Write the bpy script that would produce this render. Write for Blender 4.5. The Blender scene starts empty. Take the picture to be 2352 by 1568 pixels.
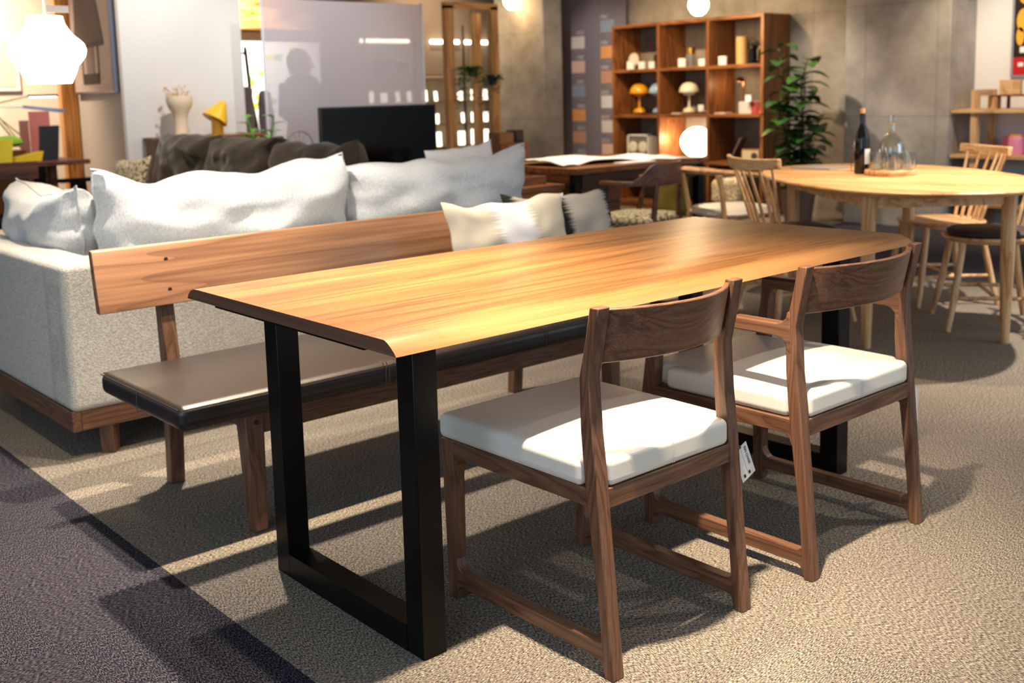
import bpy, bmesh, math, random
from mathutils import Vector, Matrix, noise
random.seed(7)
PI = math.pi
sc = bpy.context.scene
COL = sc.collection
def R(d): return math.radians(d)

# ------------------------------------------------------------------ camera
CX, CY, CZ, YAW, PITCH, ROLL, FPX = -1.09345, -1.580435, 1.160561, 0.858839, 0.140931, -0.026886, 2475.83
cam = bpy.data.cameras.new('camera'); camo = bpy.data.objects.new('camera', cam); COL.objects.link(camo)
fw = Vector((math.cos(YAW)*math.cos(PITCH), math.sin(YAW)*math.cos(PITCH), -math.sin(PITCH)))
r0 = Vector((math.sin(YAW), -math.cos(YAW), 0)); u0 = r0.cross(fw)
rr = r0*math.cos(ROLL)+u0*math.sin(ROLL); uu = -r0*math.sin(ROLL)+u0*math.cos(ROLL)
M = Matrix((rr, uu, -fw)).transposed().to_4x4(); M.translation = Vector((CX, CY, CZ)); camo.matrix_world = M
cam.sensor_width = 36; cam.lens = FPX/2352*36; cam.shift_x = 13.7957/2352; cam.shift_y = -215.585/2352
cam.dof.use_dof = True; cam.dof.focus_distance = 2.15; cam.dof.aperture_fstop = 4.5
cam.clip_end = 60
sc.camera = camo
sc.view_settings.view_transform = 'Standard'; sc.view_settings.look = 'None'
sc.view_settings.exposure = 0.15; sc.view_settings.gamma = 1; sc.view_settings.use_curve_mapping = False
try:
    sc.cycles.use_denoising = True; sc.cycles.sample_clamp_indirect = 6; sc.cycles.max_bounces = 8
    sc.cycles.caustics_reflective = False; sc.cycles.caustics_refractive = False
except Exception: pass

# ------------------------------------------------------------------ world and lights
w = bpy.data.worlds.new('world'); sc.world = w; w.use_nodes = True
w.node_tree.nodes['Background'].inputs[0].default_value = (0.62, 0.80, 1.0, 1); w.node_tree.nodes['Background'].inputs[1].default_value = 0.30
def kelvin(k):
    t = {2700: (1, .66, .35), 3000: (1, .72, .43), 3500: (1, .80, .58), 4000: (1, .86, .70), 5000: (1, .94, .86), 6500: (.92, .96, 1), 8000: (.72, .86, 1)}
    return t[k]
def spot(name, loc, target, watt, deg=60, k=3000, blend=.6, rad=.03):
    l = bpy.data.lights.new(name, 'SPOT'); l.energy = watt; l.color = kelvin(k); l.spot_size = R(deg); l.spot_blend = blend; l.shadow_soft_size = rad
    o = bpy.data.objects.new(name, l); COL.objects.link(o); o.location = loc
    o.rotation_euler = (Vector(target)-Vector(loc)).to_track_quat('-Z', 'Y').to_euler(); return o
def area(name, loc, target, sx, sy, watt, k=6500):
    l = bpy.data.lights.new(name, 'AREA'); l.shape = 'RECTANGLE'; l.size = sx; l.size_y = sy; l.energy = watt; l.color = kelvin(k)
    o = bpy.data.objects.new(name, l); COL.objects.link(o); o.location = loc
    o.rotation_euler = (Vector(target)-Vector(loc)).to_track_quat('-Z', 'Y').to_euler(); return o
def point(name, loc, watt, k=2700, rad=.08):
    l = bpy.data.lights.new(name, 'POINT'); l.energy = watt; l.color = kelvin(k); l.shadow_soft_size = rad
    o = bpy.data.objects.new(name, l); COL.objects.link(o); o.location = loc; return o
spot('ceiling_spot_table_front', (.32, -.32, 2.42), (.70, .0, .7), 680, 58, 3500, 1.0)
spot('ceiling_spot_table_rear', (.71, .77, 2.6), (.10, .70, .7), 700, 66, 3500, 1.0)
spot('ceiling_spot_floor_right', (2.5, -.9, 2.7), (1.9, -.9, 0), 85, 90, 4000, .9)
spot('ceiling_spot_floor_strip', (.55, 1.75, 2.7), (.55, 1.75, 0), 400, 80, 4000, .9)
spot('ceiling_spot_bench_pillow', (1.3, 1.0, 2.7), (1.45, 1.35, .6), 85, 40, 4000, .8)
spot('ceiling_spot_sofa', (1.0, 1.5, 2.7), (1.2, 2.2, .8), 85, 75, 4000, .9)
spot('ceiling_spot_dark_sofa', (1.4, 3.9, 2.7), (2.0, 4.6, .8), 130, 70, 3500, .9)
spot('ceiling_spot_round_table', (3.4, 1.3, 2.7), (3.6, 1.2, .7), 220, 75, 3000, .9)
spot('ceiling_spot_round_floor', (4.3, .3, 2.7), (3.8, .5, 0), 480, 80, 4000, .9)
spot('ceiling_spot_desk', (3.6, 3.0, 2.7), (3.8, 3.2, .7), 260, 70, 3500, .9)
spot('ceiling_spot_plant', (5.9, 4.2, 2.7), (7.1, 3.75, .7), 190, 55, 4000, .8)
spot('ceiling_spot_bookcase', (5.4, 5.1, 2.7), (7.2, 5.1, 1.0), 240, 80, 3000, .8)
spot('ceiling_spot_rack', (6.1, 2.0, 2.7), (7.3, 2.1, .8), 190, 75, 3500, .8)
spot('ceiling_spot_partition', (2.2, 4.9, 2.7), (2.5, 6.2, 1.0), 125, 100, 5000, .9)
spot('added_spot_sofa_back', (-.3, .3, 2.6), (.35, 1.93, .45), 120, 38, 4000, 1.0)  # extra spot added to brighten the sofa's back panel
area('daylight_fill_left', (-3.4, -1.2, 1.7), (1.0, .6, .6), 3.2, 2.4, 60, 8000)  # unseen area lamp added as bluish daylight fill, no window modelled
area('daylight_fill_front', (1.2, -4.6, 1.8), (1.2, 1.0, .6), 4.5, 2.2, 26, 8000)  # second unseen fill lamp, added for soft daylight from the front
area('daylight_fill_right', (5.5, -3.2, 1.8), (6.5, 2.0, .9), 3.0, 2.2, 60, 8000)  # added fill lamp out of view, bluish daylight on the right side

# ------------------------------------------------------------------ materials
MATS = {}
def newmat(name):
    m = bpy.data.materials.new(name); m.use_nodes = True; nt = m.node_tree
    return m, nt, nt.nodes['Principled BSDF'], nt.nodes.new, nt.links.new
def S(c): # sRGB 0-255 -> linear
    return tuple((x/255/12.92 if x/255 <= .04045 else ((x/255+.055)/1.055)**2.4) for x in c)+(1,)
def plain(name, col, rough=.5, metal=0, emit=0, spec=.5, bump=0, bscale=200, coat=0):
    if name in MATS: return MATS[name]
    m, nt, b, N, L = newmat(name)
    b.inputs['Base Color'].default_value = S(col); b.inputs['Roughness'].default_value = rough; b.inputs['Metallic'].default_value = metal
    b.inputs['Specular IOR Level'].default_value = spec; b.inputs['Coat Weight'].default_value = coat
    if emit: b.inputs['Emission Color'].default_value = S(col); b.inputs['Emission Strength'].default_value = emit
    tc = N('ShaderNodeTexCoord'); n = N('ShaderNodeTexNoise'); n.inputs['Scale'].default_value = bscale; L(tc.outputs['Object'], n.inputs['Vector'])
    mix = N('ShaderNodeMix'); mix.data_type = 'RGBA'; mix.inputs[6].default_value = S([c*.94 for c in col]); mix.inputs[7].default_value = S([min(255, c*1.04) for c in col])
    L(n.outputs['Fac'], mix.inputs[0])
    if not emit: L(mix.outputs[2], b.inputs['Base Color'])
    if bump:
        bp = N('ShaderNodeBump'); bp.inputs['Strength'].default_value = bump; bp.inputs['Distance'].default_value = .002; L(n.outputs['Fac'], bp.inputs['Height']); L(bp.outputs[0], b.inputs['Normal'])
    MATS[name] = m; return m
def wood(name, dark, mid, light, axis='X', rough=.45, scale=1.0, lines=9, planks=0, sap=None, coat=0):
    if name in MATS: return MATS[name]
    m, nt, b, N, L = newmat(name)
    tc = N('ShaderNodeTexCoord'); src = tc.outputs['Object']
    if planks:   # glued boards side by side, each with its own tint
        sx = N('ShaderNodeSeparateXYZ'); L(src, sx.inputs[0])
        a = N('ShaderNodeMath'); a.operation = 'MULTIPLY'; a.inputs[1].default_value = 1/planks; L(sx.outputs[1], a.inputs[0])
        f = N('ShaderNodeMath'); f.operation = 'FLOOR'; L(a.outputs[0], f.inputs[0])
        wn = N('ShaderNodeTexWhiteNoise'); wn.noise_dimensions = '1D'; L(f.outputs[0], wn.inputs['W'])
        add = N('ShaderNodeVectorMath'); add.operation = 'ADD'; L(src, add.inputs[0]); 
        sc3 = N('ShaderNodeVectorMath'); sc3.operation = 'SCALE'; sc3.inputs['Scale'].default_value = 7; L(wn.outputs['Color'], sc3.inputs[0]); L(sc3.outputs[0], add.inputs[1]); src = add.outputs[0]
    mp = N('ShaderNodeMapping'); s = [9*scale]*3; s['XYZ'.index(axis)] = .9*scale; mp.inputs['Scale'].default_value = s; L(src, mp.inputs['Vector'])
    n1 = N('ShaderNodeTexNoise'); n1.inputs['Scale'].default_value = .55; n1.inputs['Detail'].default_value = 2.5; n1.inputs['Distortion'].default_value = .5; L(mp.outputs[0], n1.inputs['Vector'])
    k = N('ShaderNodeMath'); k.operation = 'MULTIPLY'; k.inputs[1].default_value = lines; L(n1.outputs['Fac'], k.inputs[0])
    fr = N('ShaderNodeMath'); fr.operation = 'FRACT'; L(k.outputs[0], fr.inputs[0])
    mp2 = N('ShaderNodeMapping'); s = [130*scale]*3; s['XYZ'.index(axis)] = 3*scale; mp2.inputs['Scale'].default_value = s; L(src, mp2.inputs['Vector'])
    n2 = N('ShaderNodeTexNoise'); n2.inputs['Scale'].default_value = 1; n2.inputs['Detail'].default_value = 3; L(mp2.outputs[0], n2.inputs['Vector'])
    cr = N('ShaderNodeValToRGB'); e = cr.color_ramp.elements
    e[0].position = 0; e[0].color = S(mid); e[1].position = 1; e[1].color = S(dark)
    x = e.new(.45); x.color = S(light); x = e.new(.85); x.color = S([(p+q)/2 for p, q in zip(mid, dark)])
    L(fr.outputs[0], cr.inputs[0])
    mix = N('ShaderNodeMix'); mix.data_type = 'RGBA'; mix.blend_type = 'MULTIPLY'; mix.inputs[0].default_value = .8
    cr2 = N('ShaderNodeValToRGB'); cr2.color_ramp.elements[0].position = .3; cr2.color_ramp.elements[0].color = (.55, .5, .45, 1); cr2.color_ramp.elements[1].position = .6; cr2.color_ramp.elements[1].color = (1, 1, 1, 1)
    L(n2.outputs['Fac'], cr2.inputs[0]); L(cr.outputs[0], mix.inputs[6]); L(cr2.outputs[0], mix.inputs[7]); out = mix.outputs[2]
    if planks:
        m2 = N('ShaderNodeMix'); m2.data_type = 'RGBA'; m2.blend_type = 'MULTIPLY'; m2.inputs[0].default_value = 1
        mr = N('ShaderNodeMapRange'); mr.inputs['To Min'].default_value = .66; mr.inputs['To Max'].default_value = 1.16; L(wn.outputs['Value'], mr.inputs['Value'])
        L(out, m2.inputs[6]); L(mr.outputs[0], m2.inputs[7]); out = m2.outputs[2]
    if sap:      # pale sapwood along the live edge
        s2 = N('ShaderNodeSeparateXYZ'); L(tc.outputs['Object'], s2.inputs[0])
        nn = N('ShaderNodeTexNoise'); nn.inputs['Scale'].default_value = 2.2; L(tc.outputs['Object'], nn.inputs['Vector'])
        ad = N('ShaderNodeMath'); ad.operation = 'MULTIPLY_ADD'; ad.inputs[1].default_value = .09; L(nn.outputs['Fac'], ad.inputs[0]); L(s2.outputs[1], ad.inputs[2])
        mr = N('ShaderNodeMapRange'); mr.inputs['From Min'].default_value = sap[0]; mr.inputs['From Max'].default_value = sap[1]; mr.inputs['To Min'].default_value = 1; mr.inputs['To Max'].default_value = 0; L(ad.outputs[0], mr.inputs['Value'])
        m3 = N('ShaderNodeMix'); m3.data_type = 'RGBA'; L(mr.outputs[0], m3.inputs[0]); L(out, m3.inputs[6])
        m4 = N('ShaderNodeMix'); m4.data_type = 'RGBA'; m4.inputs[0].default_value = .5; m4.inputs[6].default_value = S(sap[2]); L(out, m4.inputs[7]); L(m4.outputs[2], m3.inputs[7]); out = m3.outputs[2]
    L(out, b.inputs['Base Color']); b.inputs['Roughness'].default_value = rough; b.inputs['Coat Weight'].default_value = coat; b.inputs['Coat Roughness'].default_value = .35
    bp = N('ShaderNodeBump'); bp.inputs['Strength'].default_value = .12; bp.inputs['Distance'].default_value = .001; L(n2.outputs['Fac'], bp.inputs['Height']); L(bp.outputs[0], b.inputs['Normal'])
    MATS[name] = m; return m
def walnut(axis): return wood('walnut_'+axis, (90, 60, 43), (110, 76, 56), (124, 88, 65), axis, .42, 2.3, 11)
def redwalnut(axis): return wood('red_walnut_'+axis, (96, 54, 26), (134, 82, 40), (152, 98, 52), axis, .45, 1.0, 12)
def oak(axis): return wood('oak_'+axis, (184, 134, 86), (214, 170, 120), (228, 188, 140), axis, .45, 1.4, 7)
def fabric(name, c1, c2, sc_=(500, 500, 160), bump=.4, rough=.95, thr=(.35, .65)):
    if name in MATS: return MATS[name]
    m, nt, b, N, L = newmat(name)
    tc = N('ShaderNodeTexCoord'); mp = N('ShaderNodeMapping'); mp.inputs['Scale'].default_value = sc_; L(tc.outputs['Object'], mp.inputs['Vector'])
    n = N('ShaderNodeTexNoise'); n.inputs['Scale'].default_value = 1; n.inputs['Detail'].default_value = 3; L(mp.outputs[0], n.inputs['Vector'])
    cr = N('ShaderNodeValToRGB'); cr.color_ramp.elements[0].position = thr[0]; cr.color_ramp.elements[1].position = thr[1]
    cr.color_ramp.elements[0].color = S(c1); cr.color_ramp.elements[1].color = S(c2); L(n.outputs['Fac'], cr.inputs[0]); L(cr.outputs[0], b.inputs['Base Color'])
    b.inputs['Roughness'].default_value = rough; b.inputs['Specular IOR Level'].default_value = .2; b.inputs['Sheen Weight'].default_value = .25
    bp = N('ShaderNodeBump'); bp.inputs['Strength'].default_value = bump; bp.inputs['Distance'].default_value = .003; L(n.outputs['Fac'], bp.inputs['Height']); L(bp.outputs[0], b.inputs['Normal'])
    MATS[name] = m; return m
def carpet(name, c1, c2, c3):
    # carpet tiles laid quarter-turned, looped yarn running a different way in each
    m, nt, b, N, L = newmat(name)
    tc = N('ShaderNodeTexCoord')
    ck = N('ShaderNodeTexChecker'); ck.inputs['Scale'].default_value = 2.0; mo = N('ShaderNodeMapping'); mo.inputs['Location'].default_value = (.13, .02, .25); L(tc.outputs['Object'], mo.inputs['Vector']); L(mo.outputs[0], ck.inputs['Vector'])
    outs = []
    for s in ((120, 480, 200), (480, 120, 200)):
        mp = N('ShaderNodeMapping'); mp.inputs['Scale'].default_value = s; mp.inputs['Rotation'].default_value = (0, 0, .12); L(tc.outputs['Object'], mp.inputs['Vector'])
        n = N('ShaderNodeTexNoise'); n.inputs['Scale'].default_value = 1; n.inputs['Detail'].default_value = 2.5; n.inputs['Roughness'].default_value = .6; L(mp.outputs[0], n.inputs['Vector']); outs.append(n)
    mx = N('ShaderNodeMix'); mx.data_type = 'FLOAT'; L(ck.outputs['Fac'], mx.inputs[0]); L(outs[0].outputs['Fac'], mx.inputs[2]); L(outs[1].outputs['Fac'], mx.inputs[3])
    cr = N('ShaderNodeValToRGB'); e = cr.color_ramp.elements; e[0].position = .39; e[0].color = S(c1); e[1].position = .61; e[1].color = S(c3); x = e.new(.5); x.color = S(c2)
    L(mx.outputs[0], cr.inputs[0])
    big = N('ShaderNodeTexNoise'); big.inputs['Scale'].default_value = 3.5; L(tc.outputs['Object'], big.inputs['Vector'])
    mr = N('ShaderNodeMapRange'); mr.inputs['To Min'].default_value = .86; mr.inputs['To Max'].default_value = 1.1; L(big.outputs['Fac'], mr.inputs['Value'])
    m2 = N('ShaderNodeMix'); m2.data_type = 'RGBA'; m2.blend_type = 'MULTIPLY'; m2.inputs[0].default_value = 1; L(cr.outputs[0], m2.inputs[6]); L(mr.outputs[0], m2.inputs[7])
    L(m2.outputs[2], b.inputs['Base Color']); b.inputs['Roughness'].default_value = .97; b.inputs['Specular IOR Level'].default_value = .1
    bp = N('ShaderNodeBump'); bp.inputs['Strength'].default_value = .55; bp.inputs['Distance'].default_value = .003; L(mx.outputs[0], bp.inputs['Height']); L(bp.outputs[0], b.inputs['Normal'])
    MATS[name] = m; return m
def concrete(name, c1, c2, joints=None):
    if name in MATS: return MATS[name]
    m, nt, b, N, L = newmat(name)
    tc = N('ShaderNodeTexCoord')
    n = N('ShaderNodeTexNoise'); n.inputs['Scale'].default_value = 2.2; n.inputs['Detail'].default_value = 8; n.inputs['Roughness'].default_value = .65; L(tc.outputs['Object'], n.inputs['Vector'])
    cr = N('ShaderNodeValToRGB'); cr.color_ramp.elements[0].position = .32; cr.color_ramp.elements[1].position = .68; cr.color_ramp.elements[0].color = S(c1); cr.color_ramp.elements[1].color = S(c2); L(n.outputs['Fac'], cr.inputs[0])
    br = N('ShaderNodeTexBrick'); br.offset = 0; br.inputs['Scale'].default_value = 1; br.inputs['Brick Width'].default_value = .62; br.inputs['Row Height'].default_value = .9; br.inputs['Mortar Size'].default_value = .006; br.inputs['Mortar Smooth'].default_value = .6
    br.inputs['Color1'].default_value = (1, 1, 1, 1); br.inputs['Color2'].default_value = (.95, .95, .95, 1); br.inputs['Mortar'].default_value = (.72, .72, .72, 1)
    sp = N('ShaderNodeSeparateXYZ'); cb = N('ShaderNodeCombineXYZ'); ad = N('ShaderNodeMath'); ad.operation = 'ADD'; L(tc.outputs['Object'], sp.inputs[0]); L(sp.outputs[0], ad.inputs[0]); L(sp.outputs[1], ad.inputs[1]); L(ad.outputs[0], cb.inputs[0]); L(sp.outputs[2], cb.inputs[1]); L(cb.outputs[0], br.inputs['Vector'])
    m2 = N('ShaderNodeMix'); m2.data_type = 'RGBA'; m2.blend_type = 'MULTIPLY'; m2.inputs[0].default_value = 1; L(cr.outputs[0], m2.inputs[6]); L(br.outputs['Color'], m2.inputs[7]); L(m2.outputs[2], b.inputs['Base Color'])
    b.inputs['Roughness'].default_value = .75; MATS[name] = m; return m
def glass(name):   # thin-walled clear glass
    if name in MATS: return MATS[name]
    m, nt, b, N, L = newmat(name); out = nt.nodes['Material Output']; tr = N('ShaderNodeBsdfTransparent'); tr.inputs[0].default_value = (.93, .95, .94, 1)
    gl = N('ShaderNodeBsdfGlossy'); gl.inputs['Roughness'].default_value = .03; fr = N('ShaderNodeLayerWeight'); fr.inputs['Blend'].default_value = .35; mx = N('ShaderNodeMixShader')
    mr = N('ShaderNodeMapRange'); mr.inputs['To Min'].default_value = .06; mr.inputs['To Max'].default_value = .75; L(fr.outputs['Facing'], mr.inputs['Value']); L(mr.outputs[0], mx.inputs[0]); L(tr.outputs[0], mx.inputs[1]); L(gl.outputs[0], mx.inputs[2]); L(mx.outputs[0], out.inputs[0])
    MATS[name] = m; return m
def frosted():
    m, nt, b, N, L = newmat('frosted_acrylic')
    out = nt.nodes['Material Output']; tr = N('ShaderNodeBsdfTransparent'); mix = N('ShaderNodeMixShader'); tl = N('ShaderNodeBsdfTranslucent'); m2 = N('ShaderNodeMixShader')
    b.inputs['Base Color'].default_value = S((214, 212, 222)); b.inputs['Roughness'].default_value = .12; tl.inputs[0].default_value = S((214, 212, 222))
    n = N('ShaderNodeTexNoise'); n.inputs['Scale'].default_value = 1.5; tc = N('ShaderNodeTexCoord'); L(tc.outputs['Object'], n.inputs['Vector'])
    mr = N('ShaderNodeMapRange'); mr.inputs['To Min'].default_value = .62; mr.inputs['To Max'].default_value = .68; L(n.outputs['Fac'], mr.inputs['Value']); L(mr.outputs[0], mix.inputs[0])
    m2.inputs[0].default_value = .4; L(b.outputs[0], m2.inputs[1]); L(tl.outputs[0], m2.inputs[2]); L(tr.outputs[0], mix.inputs[1]); L(m2.outputs[0], mix.inputs[2]); L(mix.outputs[0], out.inputs[0]); return m

# ------------------------------------------------------------------ mesh helpers
ORG = {}
class MB:
    def __init__(s): s.v = []; s.f = []; s.sm = []
    def add(s, vs, fs, smooth=False):
        o = len(s.v); s.v += [tuple(v) for v in vs]; s.f += [tuple(i+o for i in f) for f in fs]; s.sm += [smooth]*len(fs); return s
    def box(s, x0, x1, y0, y1, z0, z1):
        return s.add([(x0, y0, z0), (x1, y0, z0), (x1, y1, z0), (x0, y1, z0), (x0, y0, z1), (x1, y0, z1), (x1, y1, z1), (x0, y1, z1)],
                     [(0, 3, 2, 1), (4, 5, 6, 7), (0, 1, 5, 4), (1, 2, 6, 5), (2, 3, 7, 6), (3, 0, 4, 7)])
    def prism(s, poly, a, b, axis='x'):
        n = len(poly)
        def P(p, t): return {'x': (t, p[0], p[1]), 'y': (p[0], t, p[1]), 'z': (p[0], p[1], t)}[axis]
        vs = [P(p, a) for p in poly]+[P(p, b) for p in poly]
        return s.add(vs, [tuple(range(n-1, -1, -1)), tuple(range(n, 2*n))]+[(i, (i+1) % n, n+(i+1) % n, n+i) for i in range(n)])
    def hexa(s, bot, top):  # two quads of 4 points
        return s.add(list(bot)+list(top), [(3, 2, 1, 0), (4, 5, 6, 7), (0, 1, 5, 4), (1, 2, 6, 5), (2, 3, 7, 6), (3, 0, 4, 7)])
    def tube(s, pts, r, n=10, sx=1.0):
        pts = [Vector(p) for p in pts]; rs = r if isinstance(r, (list, tuple)) else [r]*len(pts); vs = []; up = None
        for i, p in enumerate(pts):
            d = (pts[min(i+1, len(pts)-1)]-pts[max(i-1, 0)]).normalized()
            if up is None: up = Vector((0, 0, 1)) if abs(d.z) < .9 else Vector((1, 0, 0))
            a = d.cross(up).normalized(); b = a.cross(d).normalized(); up = b
            for k in range(n):
                t = 2*PI*k/n; vs.append(p+a*math.cos(t)*rs[i]*sx+b*math.sin(t)*rs[i])
        m = len(pts); fs = [(i*n+k, i*n+(k+1) % n, (i+1)*n+(k+1) % n, (i+1)*n+k) for i in range(m-1) for k in range(n)]
        s.add(vs, fs, True); o = len(s.v)-len(vs)
        s.f += [tuple(o+k for k in range(n-1, -1, -1)), tuple(o+(m-1)*n+k for k in range(n))]; s.sm += [False, False]; return s
    def lathe(s, prof, c=(0, 0, 0), n=24, sx=1, sy=1, smooth=True, power=2):
        vs = []
        for (r, z) in prof:
            for k in range(n):
                t = 2*PI*k/n; ct, st = math.cos(t), math.sin(t); q = (abs(ct)**power+abs(st)**power)**(-1/power)
                vs.append((c[0]+r*sx*ct*q, c[1]+r*sy*st*q, c[2]+z))
        m = len(prof); s.add(vs, [(i*n+k, i*n+(k+1) % n, (i+1)*n+(k+1) % n, (i+1)*n+k) for i in range(m-1) for k in range(n)], smooth)
        o = len(s.v)-len(vs); s.f += [tuple(o+k for k in range(n-1, -1, -1)), tuple(o+(m-1)*n+k for k in range(n))]; s.sm += [smooth and prof[0][0] < .004]*1+[smooth and prof[-1][0] < .004]; return s
    def rbox(s, x0, x1, y0, y1, z0, z1, r=.03, crown=0, n=14, sag=0, seed=0, wr=0):
        # rounded upholstered block with a crowned top
        c = Vector(((x0+x1)/2, (y0+y1)/2, (z0+z1)/2)); h = Vector(((x1-x0)/2, (y1-y0)/2, (z1-z0)/2)); r = min(r, min(h)*.98)
        def face(ax, sg):
            a, b = [i for i in range(3) if i != ax]; vs = []
            def grid(hh, nn):
                core = [-(hh-r)+(2*(hh-r))*i/nn for i in range(nn+1)]; e = [hh-r+r*math.sin(R(t)) for t in (15, 30, 45)]
                e = [hh-r+r*math.tan(R(t))/1.0 for t in (11.25, 22.5, 33.75, 45)]
                return [-q for q in reversed(e)]+core+e
            ga, gb = grid(h[a], n), grid(h[b], n)
            for u in ga:
                for v in gb:
                    p = [0, 0, 0]; p[ax] = sg*h[ax]; p[a] = u; p[b] = v; P = Vector(p)
                    q = Vector([max(-(h[i]-r), min(h[i]-r, P[i])) for i in range(3)]); d = P-q
                    if d.length > 0: P = q+d.normalized()*r
                    uu_, vv_ = P.x/h.x, P.y/h.y
                    if P.z > 0: P.z += crown*(1-uu_**2)*(1-vv_**2)*(P.z/h.z)
                    if wr: P += Vector((noise.noise(P*6+Vector((seed, 0, 0))), noise.noise(P*6+Vector((0, seed, 3))), noise.noise(P*5+Vector((3, 1, seed)))))*wr
                    vs.append(c+P)
            na, nb = len(ga), len(gb); fl = (sg > 0) == (ax != 1)
            fs = []
            for i in range(na-1):
                for j in range(nb-1):
                    f = (i*nb+j, (i+1)*nb+j, (i+1)*nb+j+1, i*nb+j+1); fs.append(f if fl else f[::-1])
            s.add(vs, fs, True)
        for ax in range(3):
            for sg in (-1, 1): face(ax, sg)
        return s
    def pillow(s, w, h, t, c, U, V, pinch=.06, p=3.0, wr=.01, seed=0, n=28, sag=1.3):
        U = Vector(U).normalized(); V = Vector(V).normalized(); W = U.cross(V).normalized(); c = Vector(c)
        for sg in (1, -1):
            vs = []
            for i in range(n+1):
                for j in range(n+1):
                    u = -1+2*i/n; v = -1+2*j/n
                    x = u*w/2*(1-pinch*(1-v*v)); y = v*h/2*(1-pinch*sag*(1-u*u))
                    th = ((1-abs(u)**p)*(1-abs(v)**p)); th = max(th, 0)**.42*t/2
                    e = (1-abs(u)**6)*(1-abs(v)**6)
                    z = sg*(th+wr*e*noise.noise(Vector((u*2.2+seed, v*2.2, sg*3)))+wr*.22*e*noise.noise(Vector((u*6+seed, v*4, sg*5))))
                    y += wr*1.2*noise.noise(Vector((u*2.5+seed*2, v, 9)))*abs(v); x += wr*noise.noise(Vector((v*2.5+seed*3, u, 5)))*abs(u)
                    vs.append(c+U*x+V*y+W*z)
            fs = [(i*(n+1)+j, (i+1)*(n+1)+j, (i+1)*(n+1)+j+1, i*(n+1)+j+1) for i in range(n) for j in range(n)]
            s.add(vs, fs if sg > 0 else [f[::-1] for f in fs], True)
        return s
    @staticmethod
    def outline(w, h, c, U, V, pinch, wr, seed, n=40, sag=1.3):   # the sewn edge of a pillow built by pillow()
        U = Vector(U).normalized(); V = Vector(V).normalized(); c = Vector(c); o = []
        per = [(-1+2*i/n, -1) for i in range(n)]+[(1, -1+2*i/n) for i in range(n)]+[(1-2*i/n, 1) for i in range(n)]+[(-1, 1-2*i/n) for i in range(n+1)]
        for u, v in per:
            x = u*w/2*(1-pinch*(1-v*v)); y = v*h/2*(1-pinch*sag*(1-u*u))
            y += wr*1.2*noise.noise(Vector((u*2.5+seed*2, v, 9)))*abs(v); x += wr*noise.noise(Vector((v*2.5+seed*3, u, 5)))*abs(u); o.append(c+U*x+V*y)
        return o
    def xf(s, mat): s.v = [tuple(mat @ Vector(v)) for v in s.v]; return s
    def build(s, name, mat, parent=None, org=None, bevel=0, seg=2, smooth=None, weld=False):
        if parent is not None: o0 = ORG[parent.name]
        elif org is not None: o0 = Vector(org)
        else:
            xs = [v[0] for v in s.v]; ys = [v[1] for v in s.v]; zs = [v[2] for v in s.v]; o0 = Vector(((min(xs)+max(xs))/2, (min(ys)+max(ys))/2, min(zs)))
        me = bpy.data.meshes.new(name); me.from_pydata([tuple(Vector(v)-o0) for v in s.v], [], s.f); me.update()
        me.polygons.foreach_set('use_smooth', [bool(x) if smooth is None else smooth for x in s.sm])
        if weld:
            bm = bmesh.new(); bm.from_mesh(me); bmesh.ops.remove_doubles(bm, verts=bm.verts, dist=1e-4); bmesh.ops.recalc_face_normals(bm, faces=bm.faces); bm.to_mesh(me); bm.free()
        me.set_sharp_from_angle(angle=R(38))
        me.materials.append(mat); o = bpy.data.objects.new(name, me); COL.objects.link(o); ORG[o.name] = o0
        if parent is not None: o.parent = parent
        else: o.location = o0
        if bevel:
            md = o.modifiers.new('bevel', 'BEVEL'); md.width = bevel; md.segments = seg; md.limit_method = 'ANGLE'; md.angle_limit = R(40)
        return o
def tag(o, label, cat, group=None, kind=None):
    o['label'] = label; o['category'] = cat
    if group: o['group'] = group
    if kind: o['kind'] = kind
    return o
def thing(name, label, cat, loc, group=None):
    o = bpy.data.objects.new(name, None); COL.objects.link(o); o.location = loc; o.empty_display_size = .05; ORG[o.name] = Vector(loc); return tag(o, label, cat, group)
def struct(name, mb, mat, **k):
    o = mb.build(name, mat, **k); o['kind'] = 'structure'; return o
def dup(root, loc, rz, label=None, group=None, sc_=None):
    def cp(o, par):
        c = o.copy(); COL.objects.link(c); c.parent = par
        for ch in [x for x in o.children]: cp(ch, c)
        return c
    r = cp(root, None); r.location = loc; r.rotation_euler = (0, 0, rz); ORG[r.name] = Vector(loc)
    if sc_: r.scale = sc_
    if label: r['label'] = label
    if group: r['group'] = group
    return r
def text(name, s, size, mat, parent, loc, U, V, extrude=.0002, align='LEFT'):
    cu = bpy.data.curves.new(name, 'FONT'); cu.body = s; cu.size = size; cu.extrude = extrude; cu.align_x = align
    o = bpy.data.objects.new('tmp', cu); COL.objects.link(o); bpy.context.view_layer.update()
    me = bpy.data.meshes.new_from_object(o.evaluated_get(bpy.context.evaluated_depsgraph_get())); bpy.data.objects.remove(o)
    U = Vector(U).normalized(); V = Vector(V).normalized(); W = U.cross(V); Mx = Matrix((U, V, W)).transposed().to_4x4(); Mx.translation = Vector(loc)-(ORG[parent.name] if parent else Vector())
    me.transform(Mx); me.materials.clear(); me.materials.append(mat); ob = bpy.data.objects.new(name, me); COL.objects.link(ob)
    if parent: ob.parent = parent
    return ob
exec_parts = []

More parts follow.
